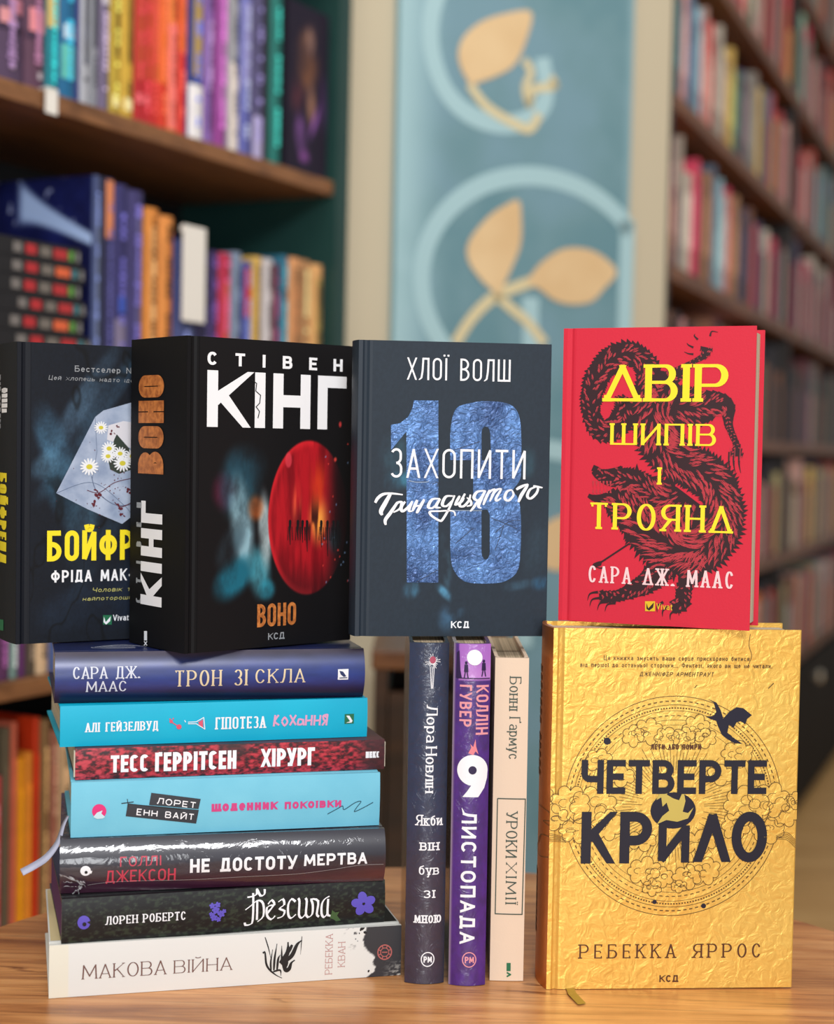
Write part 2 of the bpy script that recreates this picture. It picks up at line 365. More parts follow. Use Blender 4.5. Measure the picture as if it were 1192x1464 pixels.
        if face.curved:
            vs = list(vs); cache = {}; todo = tri; tri = []
            while todo:
                t = todo.pop(); e = max(((vs[t[i]][0]-vs[t[(i+1) % 3]][0])**2+(vs[t[i]][1]-vs[t[(i+1) % 3]][1])**2, i) for i in range(3))
                if e[0] < .0025**2: tri.append(t); continue
                i = e[1]; a, b, c = t[i], t[(i+1) % 3], t[(i+2) % 3]; key = (min(a, b), max(a, b))
                if key not in cache: cache[key] = len(vs); vs.append(((vs[a][0]+vs[b][0])/2, (vs[a][1]+vs[b][1])/2)); lift.append(max(lift[a], lift[b]))
                m_ = cache[key]; todo += [(a, m_, c), (m_, b, c)]
        return mesh_obj(name, [face(u, v, off+l_) for (u, v), l_ in zip(vs, lift)], tri, material, parent)
def homog(q, W, H):
    """pixel quad TL,TR,BR,BL -> function px,py -> u,v on the face"""
    dst = [(0, H), (W, H), (W, 0), (0, 0)]; A = []; b = []
    for (x, y), (u, v) in zip(q, dst):
        A += [[x, y, 1, 0, 0, 0, -u*x, -u*y], [0, 0, 0, x, y, 1, -v*x, -v*y]]; b += [u, v]
    h = np.linalg.solve(np.array(A, float), np.array(b, float))
    def f(x, y):
        d = h[6]*x+h[7]*y+1; return ((h[0]*x+h[1]*y+h[2])/d, (h[3]*x+h[4]*y+h[5])/d)
    return f
class Face:
    def __init__(s, book, quad, W, H, fn, curved=False):
        s.b = book; s.h = homog(quad, W, H); s.W = W; s.H = H; s.fn = fn; s.curved = curved; s.lv = 0
    def __call__(s, u, v, off): return s.fn(u, v, off)
    def text(s, txt, x0, y0, x1, y1, mt, sw=.16, sh=None, rot=0, gap=.2, oval=False, serif=0, delta=False, slant=0, phi=0, name='lettering', off=.0003, K=None):
        """x0,y0 / x1,y1 = top-left / bottom-right of the capital letters, in photo pixels (K converts zoomed crops)"""
        if K: x0, y0 = K(x0, y0); x1, y1 = K(x1, y1)
        (u0, v1), (u1, v0) = s.h(x0, y0), s.h(x1, y1)
        if not s.curved and not rot:
            xc = (x0+x1)/2; v1 = s.h(xc, y0)[1]; v0 = s.h(xc, y1)[1]
        Wd, Hd = u1-u0, v1-v0
        if rot: Wd, Hd = Hd, Wd
        sww = sw*Hd; shh = (sh or sw)*Hd
        ink = Ink()
        for st, hg, xr in layout(txt, Wd, Hd, sww, gap, oval, delta, slant, shh):
            ink.stroke(st, sww, shh, phi=phi, serif=(serif*Hd+sww/2) if serif else 0, box=(shh/2, hg-shh/2, shh*.6), clip=(0, hg), xr=xr)
        if rot == 0: xf = lambda x, y: (u0+x, v0+y)
        elif rot < 0: xf = lambda x, y: (u0+y, v1-x)      # reads downwards
        else: xf = lambda x, y: (u1-y, v0+x)              # reads upwards
        return ink.lay(name, s, off, mt, s.b, xf)
    def pts(s, L, K=None): return [s.h(*(K(*p) if K else p)) for p in L]
def crop(ox, oy, sc): return lambda x, y: (ox+x/sc, oy+y/sc)
# ---------------------------------------------------------------- book builder
def grid_mesh(name, nu, nv, fn, painter, material, parent, W, H):
    U, V = np.meshgrid(np.linspace(0, 1, nu), np.linspace(0, 1, nv))
    P = np.array([fn(u, v) for u, v in zip((U*W).ravel(), (V*H).ravel())])
    me = bpy.data.meshes.new(name); i = np.arange(nu*nv).reshape(nv, nu)
    q = np.stack([i[:-1, :-1], i[:-1, 1:], i[1:, 1:], i[1:, :-1]], -1).reshape(-1, 4)
    me.vertices.add(len(P)); me.vertices.foreach_set('co', P.astype('f').ravel())
    me.loops.add(q.size); me.loops.foreach_set('vertex_index', q.ravel().astype('i'))
    me.polygons.add(len(q)); me.polygons.foreach_set('loop_start', (np.arange(len(q))*4).astype('i'))
    me.polygons.foreach_set('use_smooth', np.ones(len(q), bool))
    me.update(calc_edges=True)
    if painter is not None:
        col = lin(np.clip(painter(U, V), 0, 255)).reshape(-1, 3)
        a = me.color_attributes.new('ink', 'FLOAT_COLOR', 'POINT')
        a.data.foreach_set('color', np.concatenate([col, np.ones((len(col), 1))], 1).astype('f').ravel())
    me.materials.append(material)
    o = bpy.data.objects.new(name, me); C.objects.link(o); o.parent = parent
    return o
def make_book(name, label, pose, H, W, T, orient, cover_m, spine_m=None, bulge=.002, page_m=None, board=.0024, over=.003, group=None,
              spine_painter=None, sres=(60, 160), hinge=True, quad=None, spine_quad=None, ends=None, back_m=None):
    """canonical book: spine towards -X, front cover towards -Y, head up +Z; then turned to how it lies"""
    x, y, z, yaw, tilt = pose
    root = empty(name, (x, y, TZ+z), yaw, tilt); tag(root, label, 'book', group)
    if orient == 'cover': tr = lambda X, Y, Z: (X, Y, Z)
    elif orient == 'flat': tr = lambda X, Y, Z: (H-Z, X, T-Y)
    else: tr = lambda X, Y, Z: (T-Y, X, Z)
    spine_m = spine_m or cover_m; back_m = back_m or cover_m
    b = board
    if hinge: pf = [(.0, 0), (.0028, -.0001), (.0042, .0009), (.0060, .0011), (.0078, .0002), (.0092, 0), (W-.0008, 0), (W, .0006), (W, b-.0006), (W-.0008, b), (.0092, b), (.0060, b+.0008), (.0042, b+.0008), (0, b)]
    else: pf = [(0, 0), (W-.0008, 0), (W, .0006), (W, b-.0006), (W-.0008, b), (0, b)]
    f = MB(); f.prism(pf, 0, H, 0, tr); f.build('front_cover', cover_m, root)
    g = MB(); g.prism([(px, T-py) for px, py in pf], 0, H, 0, tr); g.build('back_cover', back_m, root)
    bl = lambda t: bulge*(1-(2*t-1)**2)
    # spine: curved sheet, viewed with its outside towards -X
    n = 16; outer = [(-bl(i/n)-0.0001, T*i/n) for i in range(n+1)]; inner = [(-bl(i/n)*.8+.0022, b*.9+(T-1.8*b)*i/n) for i in range(n, -1, -1)]
    s_ = MB(); s_.prism(outer+inner, 0, H, 0, tr); s_.build('spine', spine_m, root)
    if orient == 'cover': sf = lambda u, v, off: (-bl(u/T)-.0001-off, T-u, v); SW, SH = T, H
    elif orient == 'flat': sf = lambda u, v, off: (u, -bl(v/T)-.0001-off, v); SW, SH = H, T
    else: sf = lambda u, v, off: (u, -bl(u/T)-.0001-off, v); SW, SH = T, H
    if spine_painter: grid_mesh('spine_print', sres[0], sres[1], lambda u, v: sf(u, v, .00012), spine_painter[0], spine_painter[1], root, SW, SH)
    p = MB(); pb = [(.0025, b+.0003), (W-over, b+.0003), (W-over, T-b-.0003), (.0025, T-b-.0003)]
    p.prism(pb, over, H-over, 0, tr); p.build('page_block', page_m or {'cover': PAGE_Y, 'flat': PAGE_Z, 'stand': PAGE_X}[orient], root)
    hb = MB()
    for zz in (over-.0012, H-over-.0006): hb.prism([(.001-bulge*.5, b+.001), (.0042, b+.001), (.0042, T-b-.001), (.001-bulge*.5, T-b-.001)], zz, zz+.0018, 0, tr)
    hb.build('headband', ends or HEADB, root)
    root_faces = {}
    R = root
    sq = spine_quad if orient == 'cover' else quad
    if sq: R_spine = Face(root, sq, SW, SH, sf, True)
    else: R_spine = None
    R_cover = None
    if orient == 'cover':
        if quad is None:
            M = root.matrix_world
            quad = [project(M @ Vector(c)) for c in ((0, 0, H), (W, 0, H), (W, 0, 0), (0, 0, 0))]
        R_cover = Face(root, quad, W, H, lambda u, v, off: (u, -off, v), False)
    return root, R_cover, R_spine
HEADB = mat('headband_cloth', (205, 195, 175), .7)
def ink(name, col, rough=.5, spec=.5, **k): return mat(name, col, rough, spec, **k)
WHITE = ink('white_ink', (238, 240, 244)); BLACK = ink('black_ink', (14, 14, 18), .45)

# ================================================================= SETTING
FLOOR = wood_mat('floor_wood', (222, 174, 108), (236, 194, 130), (190, 142, 84), .5, (0, 0, .5), .6)
fl = MB(); fl.box(-3, 5, -2, 8, -.05, 0); tag(fl.build('floor', FLOOR), kind='structure')
WALLM = mat('plaster_wall', (188, 180, 158), .8, .3, bump=(60, .1, .001, ['Normal']))
DARKWALL = mat('dark_wall', (44, 40, 38), .8, .3)

# ---------------------------------------------------------------- round table
TOPW = wood_mat('table_oak', (208, 146, 88), (232, 180, 122), (140, 86, 50), .33, (0, 0, -.5), 1.0)
def patchy(mm):      # broad darker and redder fields between the boards' growth rings, and short dark cracks
    nt = mm.node_tree; b = nt.nodes['Principled BSDF']; src = b.inputs['Base Color'].links[0].from_socket
    tc = nt.nodes.new('ShaderNodeTexCoord')
    for sc, rot, p0, p1, c0, fac in (((5, 11, 5), -.5, .38, .62, (.62, .5, .42, 1), .75), ((11, 75, 9), -.75, .27, .33, (.3, .2, .14, 1), .85)):
        mp = nt.nodes.new('ShaderNodeMapping'); mp.inputs['Scale'].default_value = sc; mp.inputs['Rotation'].default_value = (0, 0, rot); nt.links.new(tc.outputs['Object'], mp.inputs[0])
        n = nt.nodes.new('ShaderNodeTexNoise'); n.inputs['Scale'].default_value = 1; n.inputs['Detail'].default_value = 4; n.inputs['Distortion'].default_value = .8; nt.links.new(mp.outputs[0], n.inputs[0])
        r = nt.nodes.new('ShaderNodeValToRGB'); r.color_ramp.elements[0].position = p0; r.color_ramp.elements[0].color = c0; r.color_ramp.elements[1].position = p1; nt.links.new(n.outputs[0], r.inputs[0])
        mx = nt.nodes.new('ShaderNodeMixRGB'); mx.blend_type = 'MULTIPLY'; mx.inputs[0].default_value = fac; nt.links.new(src, mx.inputs[1]); nt.links.new(r.outputs[0], mx.inputs[2]); src = mx.outputs[0]
    nt.links.new(src, b.inputs['Base Color'])
patchy(TOPW)
pa, pb_, pc_ = at_z(0, 1321, TZ), at_z(560, 1238, TZ), at_z(1192, 1328, TZ)
def circ3(a, b, c):
    A = np.array([[b[0]-a[0], b[1]-a[1]], [c[0]-a[0], c[1]-a[1]]])*2
    r = np.array([b[0]**2+b[1]**2-a[0]**2-a[1]**2, c[0]**2+c[1]**2-a[0]**2-a[1]**2]); s = np.linalg.solve(A, r)
    return s[0], s[1], math.hypot(a[0]-s[0], a[1]-s[1])
tcx, tcy, trad = circ3(pa, pb_, pc_)
tbl = empty('round_table', (tcx, tcy, 0)); tag(tbl, 'round oak café table with a worn grained top under the books', 'table')
t = MB(); t.lathe([(trad-.012, TZ-.03), (trad-.003, TZ-.028), (trad, TZ-.022), (trad, TZ-.006), (trad-.002, TZ-.0015), (trad-.006, TZ)], 128); t.build('table_top', TOPW, tbl)
IRON = mat('black_iron', (26, 26, 28), .45, metal=.6)
t = MB(); t.lathe([(.045, .03), (.035, .1), (.03, .4), (.035, TZ-.06), (.06, TZ-.045)], 32); t.build('pedestal', IRON, tbl, True)
t = MB(); t.lathe([(.25, 0), (.25, .012), (.2, .022), (.05, .035)], 48); t.build('table_base', IRON, tbl)
t = MB(); t.box(-.16, .16, -.16, .16, TZ-.045, TZ-.0305); t.build('mounting_plate', IRON, tbl)

# ================================================================= FOREGROUND BOOKS
def art(face, ink_, K, name, off, mt):
    """ink drawn in zoomed-crop pixels"""
    return ink_.lay(name, face, off, mt, face.b, lambda x, y: face.h(*K(x, y)))
def nmap(face, K):
    def f(x, y):
        u, v = face.h(*K(x, y)); return u/face.W, v/face.H
    return f
def ell(cx, cy, rx, ry, rot=0, n=14):
    c, s = math.cos(rot), math.sin(rot)
    return [(cx+rx*math.cos(a)*c-ry*math.sin(a)*s, cy+rx*math.cos(a)*s+ry*math.sin(a)*c) for a in [2*math.pi*i/n for i in range(n)]]
def spl(P, n=10):
    """Catmull-Rom through the points"""
    out = []
    for i in range(len(P)-1):
        p0, p1, p2, p3 = P[max(i-1, 0)], P[i], P[i+1], P[min(i+2, len(P)-1)]
        for k in range(n):
            t = k/n
            out.append(tuple(.5*((2*b)+(-a+c)*t+(2*a-5*b+4*c-d)*t*t+(-a+3*b-3*c+d)*t**3) for a, b, c, d in zip(p0, p1, p2, p3)))
    return out+[tuple(P[-1])]
KB, KK, KT, KR, KG, KV = crop(0, 470, 3.183), crop(180, 470, 3.114), crop(500, 470, 3.183), crop(790, 450, 3.182), crop(750, 870, 2.615), crop(540, 890, 2.711)
K7, K8, K9, K10 = crop(0, 890, 3.973), crop(290, 890, 3.845), crop(0, 1160, 3.973), crop(290, 1160, 3.845)
YELLOW = ink('yellow_ink', (246, 226, 36), .4); PINK = ink('pink_ink', (226, 140, 175)); GREYI = ink('grey_ink', (150, 155, 160))
ORANGE = mat('rusty_orange_ink', (206, 128, 62), .5, noise=(260, (150, 82, 34))); GREENL = ink('green_logo_ink', (22, 108, 70))

# ---- dark book with the envelope picture (far left, standing on the stack)
NAVY = mat('black_navy_cover', (12, 17, 27), .55, .25, bump=(900, .12, .0004, ['Normal']))
PRN = vcol_mat('printed_cover_matt', .55, .25, bump=(900, .1, .0004, ['Normal']))
bk, cv, sp = make_book('book', 'black and navy hardback with an envelope of daisies, standing far left on the pile', (-.2775, 1.0675, .2246, .526, -.006), .2104, .1385, .0454,
    'cover', NAVY, bulge=.0015, spine_quad=[(-1.5, 483), (25, 485.7), (25, 919), (-1.5, 912)])
N = nmap(cv, KB)
def paint(U, V):
    c = np.zeros(U.shape+(3,))+np.array([16, 22, 32.])
    n = fbm(U, V, 5, 3, 5, 1, 1.5)
    for x, y, rx, ry, rot, col, a in ((330, 340, .30, .06, .75, (70, 98, 122), .8), (190, 520, .17, .085, -.9, (66, 110, 140), .85), (250, 620, .22, .05, .6, (52, 84, 106), .6),
                                      (470, 300, .3, .05, .7, (58, 88, 112), .7), (230, 780, .14, .07, -.8, (42, 78, 100), .6), (330, 900, .16, .1, 1.2, (60, 92, 112), .7), (420, 1000, .3, .05, .8, (40, 62, 80), .5),
                                      (300, 1260, .25, .08, .2, (30, 44, 62), .6), (560, 1200, .3, .12, .2, (26, 42, 66), .6), (150, 620, .1, .05, .3, (80, 120, 146), .5)):
        cx, cy = N(x, y); c = over(c, col, blob(U, V, cx, cy, rx, ry, rot, .55)*a*np.clip(n*1.7-.1, 0, 1))
    crease = np.abs(fbm(U, V, 4, 9, 3, 1.3, 1)-.5); c = c*(1-.45*(1-sstep(0, .035, crease)))[..., None]
    return c*(.85+.3*fbm(U, V, 120, 5, 2))[..., None]
grid_mesh('cover_print', 170, 250, lambda u, v: cv(u+.0098*(1-u/.1385), v, .00015), paint, PRN, bk, .1385-.0006, .2104)
i = Ink(); i.poly([(432, 402), (470, 372), (600, 335), (760, 395), (870, 520), (720, 760), (555, 888), (400, 822), (255, 748)])
art(cv, i, KB, 'envelope_print', .0003, mat('envelope_paper_print', (176, 190, 212), .55, noise=(60, (130, 148, 178))))
i = Ink(); i.stroke(spl([(255, 748), (420, 700), (560, 800), (600, 850)]), 2.5); i.stroke([(432, 402), (440, 560), (420, 680)], 2); i.stroke(spl([(415, 670), (440, 740), (520, 800), (600, 800)]), 4)
i.stroke([(500, 560), (600, 560)], 5); art(cv, i, KB, 'envelope_fold_print', .00042, ink('envelope_shade_ink', (96, 112, 140)))
i = Ink(); i.poly([(492, 440), (560, 420), (700, 440), (690, 540), (600, 545), (486, 505)]); art(cv, i, KB, 'note_print', .00042, ink('note_paper_ink', (214, 214, 222)))
i = Ink(); rg = random.Random(4)
for cx, cy, r in ((440, 745, 15), (430, 795, 11), (450, 770, 9), (545, 810, 12), (556, 850, 9), (590, 740, 12), (512, 470, 10), (535, 445, 6)):
    for k in range(4): i.poly(ell(cx+rg.uniform(-r, r), cy+rg.uniform(-r, r), r*rg.uniform(.3, .8), r*rg.uniform(.2, .6), rg.uniform(0, 3), 8))
for k in range(70): i.poly(ell(rg.gauss(490, 80), rg.gauss(700, 100), rg.uniform(1, 4), rg.uniform(1, 3), rg.uniform(0, 3), 6))
i.stroke(spl([(395, 735), (450, 745), (520, 700), (600, 680)]), 3); i.stroke(spl([(520, 790), (550, 810), (600, 790)]), 4)
art(cv, i, KB, 'red_spots_print', .00054, ink('dark_red_ink', (92, 20, 36)))
i = Ink(); i.poly([(520, 500), (530, 480), (600, 560), (600, 640), (540, 660), (500, 640), (490, 590)]); art(cv, i, KB, 'leaf_print', .00054, ink('dark_leaf_ink', (44, 56, 48)))
i = Ink(); j = Ink()
for cx, cy, r in ((405, 628, 43), (458, 450, 32), (495, 545, 36), (545, 568, 34), (490, 580, 34), (556, 612, 42), (600, 580, 36)):
    for k in range(15):
        a = k*2*math.pi/15+cx; i.poly(ell(cx+math.cos(a)*r*.62, cy+math.sin(a)*r*.55, r*.4, r*.11, a, 8))
    j.poly(ell(cx, cy, r*.34, r*.27))
art(cv, i, KB, 'daisy_petal_print', .00066, ink('petal_white_ink', (232, 236, 240))); art(cv, j, KB, 'daisy_heart_print', .00078, ink('daisy_yellow_ink', (206, 196, 58)))
cv.text('БОЙФРЕНД', 214, 915, 830, 1052, YELLOW, .165, gap=.22, K=KB, name='title_lettering')
cv.text('ФРІДА МАК-ФАДДЕН', 232, 1092, 840, 1146, WHITE, .17, gap=.3, K=KB)
cv.text('Бестсeлер NеwYоrk Тimеs'.replace('e', 'е'), 340, 178, 860, 205, GREYI, .13, gap=.3, K=KB); cv.text('Цей хлопець надто ідеальний, щоб', 220, 222, 800, 242, GREYI, .12, gap=.3, slant=.2, K=KB)
cv.text('Чоловік твоєї мрії чи', 420, 1172, 800, 1192, ink('pale_yellow_ink', (196, 192, 110)), .12, gap=.3, slant=.2, K=KB); cv.text('найпоторошніший кошмар', 375, 1212, 820, 1230, ink('pale_yellow_ink_small', (196, 192, 110)), .12, gap=.3, slant=.2, K=KB)
i = Ink(); i.poly([(468, 1303), (508, 1303), (508, 1346), (468, 1346)]); art(cv, i, KB, 'publisher_mark', .0003, GREENL)
i = Ink(); i.poly([(472, 1310), (480, 1335), (503, 1308), (500, 1330), (482, 1346), (470, 1335)]); art(cv, i, KB, 'publisher_mark_leaf', .00045, WHITE)
cv.text('Vivаt', 514, 1300, 585, 1328, WHITE, .15, K=KB)
sp.text('ФРІДА', 5.5, 548, 14.5, 585, WHITE, .17, rot=-1, gap=.2); sp.text('МАК-ФАДДЕН', -2, 527, 3.5, 606, GREYI, .2, rot=-1)
sp.text('БОЙФРЕНД', 1.5, 670, 14, 804, YELLOW, .17, rot=-1, gap=.22)
i = Ink(); i.poly([(3, 885), (10.5, 885), (10.5, 901), (3, 901)]); art(sp, i, lambda x, y: (x, y), 'publisher_mark', .0004, GREENL)

# ---- thick black book with the red balloon (white and orange lettering)
BLK = mat('black_cover', (10, 10, 13), .6, .2, bump=(1200, .1, .0003, ['Normal']))
bk, cv, sp = make_book('book', 'very thick black hardback with a red balloon on its cover, standing on the pile', (-.1555, 1.0375, .2246, .695, -.007), .2150, .1416, .0749,
    'cover', BLK, bulge=.001, quad=[(270, 484.5), (511, 491), (501, 912.5), (265, 931.5)], spine_quad=[(189.6, 482.8), (270, 484.5), (265, 931.5), (186.4, 914.8)])
N = nmap(cv, KK)
def paint(U, V):
    c = np.zeros(U.shape+(3,))+np.array([14, 13, 16.])
    n = fbm(U, V, 9, 11, 5, 1.2, 1); n2 = fbm(U, V, 6, 21, 4, 4, .8)
    def B(x, y, rx, ry, col, a, rot=0, soft=.6, nn=None):
        nonlocal c; cx, cy = N(x, y); k = blob(U, V, cx, cy, rx, ry, rot, soft)*a; c = over(c, col, np.clip(k*(nn if nn is not None else 1), 0, 1))
    B(400, 730, .09, .07, (120, 24, 60), .5, nn=n*1.5)
    B(470, 700, .14, .13, (44, 92, 110), .8, .4, nn=n*1.6); B(500, 620, .14, .08, (30, 66, 84), .6, nn=n*1.6)
    B(480, 880, .08, .18, (138, 176, 190), .95, .25, nn=n*1.7); B(560, 1080, .08, .1, (70, 150, 168), .85, .5, nn=n*1.8); B(440, 1110, .14, .07, (24, 100, 122), .8, .3, nn=n*1.9)
    B(430, 960, .12, .06, (50, 72, 84), .7, .6, nn=n*1.6); B(600, 1160, .06, .04, (44, 150, 176), .8, nn=n*1.6); B(590, 900, .05, .14, (176, 196, 200), .8, .1, nn=n*1.7)
    B(545, 800, .06, .05, (190, 92, 36), .55, nn=n*1.6)
    cx, cy = N(800, 840); x = (U-cx)/.27; y = (V-cy)/.262; d = np.sqrt(x**2+y**2); ins = 1-sstep(.96, 1.0, d)
    red = np.zeros_like(c)+np.array([176, 22, 34.]); red = over(red, (120, 10, 22), sstep(.3, .8, n2)); red = over(red, (240, 90, 60), np.clip(blob(U, V, *N(745, 800), .035, .1, 0, .7)*.9, 0, 1)*sstep(.25, .6, n2))
    red = over(red, (255, 170, 70), blob(U, V, *N(850, 850), .075, .09, 0, .9)*.95); red = over(red, (228, 70, 30), blob(U, V, *N(850, 700), .07, .1, 0, .9)*.7*sstep(.2, .6, n2))
    red = over(red, (50, 120, 130), blob(U, V, *N(930, 930), .06, .06, 0, .8)*.8)
    dk = sstep(.52, .66, vnoise(U, V, 9, 77, 5, .7))*sstep(-.9, .1, -np.abs(V-cy)/.15)*.9; red = over(red, (40, 8, 14), dk*blob(U, V, *N(830, 880), .17, .12, 0, .7))
    red = over(red, (14, 13, 16), sstep(.25, .85, x)*.9); rim = sstep(.86, .97, d)*(x < .1); red = over(red, (214, 34, 44), rim*.8)
    red = over(red, (14, 13, 16), sstep(-.45, -1.0, y)*.45)
    c = c*(1-ins[..., None])+red*ins[..., None]
    B(705, 585, .024, .028, (216, 64, 78), .75, soft=.3)
    for q in range(26):
        r = random.Random(q); B(r.uniform(850, 1000), r.uniform(500, 1150), .004, .004, (230, 70, 60) if q % 2 else (120, 150, 190), .8, soft=.4)
    B(958, 420, .011, .012, (210, 60, 60), .9); B(933, 578, .011, .009, (220, 70, 60), .9)
    return c
grid_mesh('cover_print', 210, 320, lambda u, v: cv(u+.0098*(1-u/.141), v, .00015), paint, vcol_mat('printed_cover_satin', .5, .25), bk, .1410, .2150)
i = Ink()
for x, h in ((870, 110), (898, 150), (925, 130), (945, 110), (806, 130), (786, 90), (730, 100), (765, 80)):
    i.stroke([(x, 860+h), (x-2, 900), (x, 862)], 9, taper=lambda t: .3+t); i.poly(ell(x, 858, 6, 9)); i.stroke([(x-8, 880), (x-11, 940)], 3); i.stroke([(x+8, 880), (x+10, 940)], 3)
art(cv, i, KK, 'figures_print', .0003, BLACK)
cv.text('КІНГ', 367, 200, 985, 445, WHITE, .225, .22, gap=.2, K=KK, name='title_lettering'); cv.text('СТІВЕН', 368, 120, 972, 177, WHITE, .27, .2, gap=1.75, K=KK)
i = Ink(); i.stroke([(562, 232), (584, 248), (580, 282), (601, 300), (597, 335), (581, 352), (596, 372), (589, 402)], 4); art(cv, i, KK, 'crack_print', .00045, BLACK)
cv.text('ВОНО', 583, 1217, 753, 1317, ORANGE, .155, gap=.18, K=KK); cv.text('КСД', 630, 1346, 702, 1375, GREYI, .17, K=KK)
sp.text('ВОНО', 68, 205, 180, 652, ORANGE, .21, rot=1, gap=.14, K=KK, name='title_lettering'); sp.text('КІНГ', 80, 762, 172, 1235, WHITE, .235, .22, rot=1, gap=.2, K=KK); sp.text('СТІВЕН', 58, 768, 78, 1215, GREYI, .26, rot=1, gap=2.6, K=KK)
i = Ink(); i.poly([(94, 1337), (108, 1337), (108, 1378), (94, 1378)]); i.stroke([(94, 1382), (108, 1400)], 4); i.stroke([(108, 1382), (94, 1400)], 4); art(sp, i, KK, 'publisher_mark', .0004, WHITE)

# ---- slate blue book with the foil number
SLATE = mat('slate_cover', (34, 46, 58), .5, .3, bump=(900, .14, .0004, ['Normal']))
bk, cv, sp = make_book('book', 'slate blue hardback with large foil numerals, standing above the upright spines', (-.0415, 1.0695, .2353, .129, -.006), .2062, .1362, .030,
    'cover', SLATE, bulge=.003, quad=[(515, 487), (787.5, 490.4), (782, 909), (505, 911)], spine_quad=[(511, 486), (515, 487), (505, 911), (503, 909)])
N = nmap(cv, KT)
def paint(U, V):
    c = np.zeros(U.shape+(3,))+np.array([33, 45, 57.]); n = fbm(U, V, 7, 41, 5, 1.4, 1); f = np.clip((n-.35)*3, 0, 1)
    for x, y, rx, ry, rot, col, a in ((180, 680, .13, .035, .1, (60, 130, 160), .9), (150, 560, .1, .08, .8, (52, 90, 106), .8), (225, 1030, .05, .07, .9, (60, 96, 110), .9), (240, 1180, .07, .035, .2, (74, 140, 176), 1),
                                      (400, 1060, .03, .1, .2, (80, 132, 158), .9), (395, 1200, .07, .02, -.5, (84, 150, 186), 1), (400, 1320, .05, .05, .4, (66, 106, 138), .9), (450, 1300, .09, .02, .3, (60, 100, 130), .8),
                                      (870, 1150, .06, .028, .1, (48, 124, 176), 1), (760, 1160, .14, .02, .1, (54, 84, 104), .8), (800, 600, .06, .06, 0, (50, 86, 100), .7), (840, 980, .12, .12, 0, (46, 66, 80), .6)):
        cx, cy = N(x, y); c = over(c, col, blob(U, V, cx, cy, rx, ry, rot, .7)*a*f)
    return c*(.93+.14*fbm(U, V, 90, 7, 2))[..., None]
grid_mesh('cover_print', 150, 230, lambda u, v: cv(u+.0098*(1-u/.1358), v, .00015), paint, PRN, bk, .1358, .2062)
FOIL = mat('blue_foil', (46, 78, 130), .3, .7, metal=.35, noise=(38, (92, 138, 200)), bump=(150, .9, .0022, ['Normal'], 2.0))
i = Ink(); i.poly([(292, 322), (403, 322), (400, 1152), (256, 1152), (258, 462), (188, 548), (188, 434), (230, 425), (268, 395), (288, 350)])
oo = spl([(600, 322), (700, 328), (755, 360), (776, 440), (778, 640), (765, 690), (742, 725), (768, 770), (778, 860), (776, 1010), (760, 1100), (700, 1145), (610, 1155)], 6)
lf = spl([(610, 1155), (520, 1145), (470, 1090), (456, 1010), (456, 850)], 6)
i.poly(oo+lf[1:]+[(456, 822), (598, 822), (598, 1000)]+arc(617, 1010, 19, 34, 180, 0, 6)[::1]+[(636, 840), (625, 815), (560, 815), (560, 590), (628, 590), (640, 560), (638, 470)]+arc(617, 462, 19, 26, 0, -180, 6)+[(598, 590), (456, 590)]+spl([(456, 470), (468, 390), (500, 345), (600, 322)], 6)[:-1])
art(cv, i, KT, 'numeral_foil', .0003, FOIL)
i = Ink()
for L in ([(470, 545), (590, 505)], [(640, 850), (760, 900)], [(700, 885), (660, 1000)], [(300, 1150), (395, 1095)], [(480, 970), (560, 900)], [(262, 690), (350, 690)], [(375, 700), (398, 690), (398, 712)], [(660, 920), (720, 870), (775, 860)]): i.stroke(spl(L, 4), 3)
art(cv, i, KT, 'foil_crease_print', .00042, ink('foil_line_ink', (30, 44, 70), .4))
i = Ink(); i.stroke([(456, 819), (600, 819)], 3); i.stroke(spl([(268, 684), (300, 692), (350, 690), (360, 680)]), 3); art(cv, i, KT, 'fine_line_print', .0005, ink('pale_line_ink', (150, 170, 196), .4))
cv.text('ХЛОЇ ВОЛШ', 265, 133, 728, 232, WHITE, .085, gap=.36, K=KT); cv.text('ЗАХОПИТИ', 186, 540, 797, 673, WHITE, .08, gap=.32, K=KT, name='title_lettering', off=.0006)
i = Ink(); KS = crop(535, 680, 4.865)
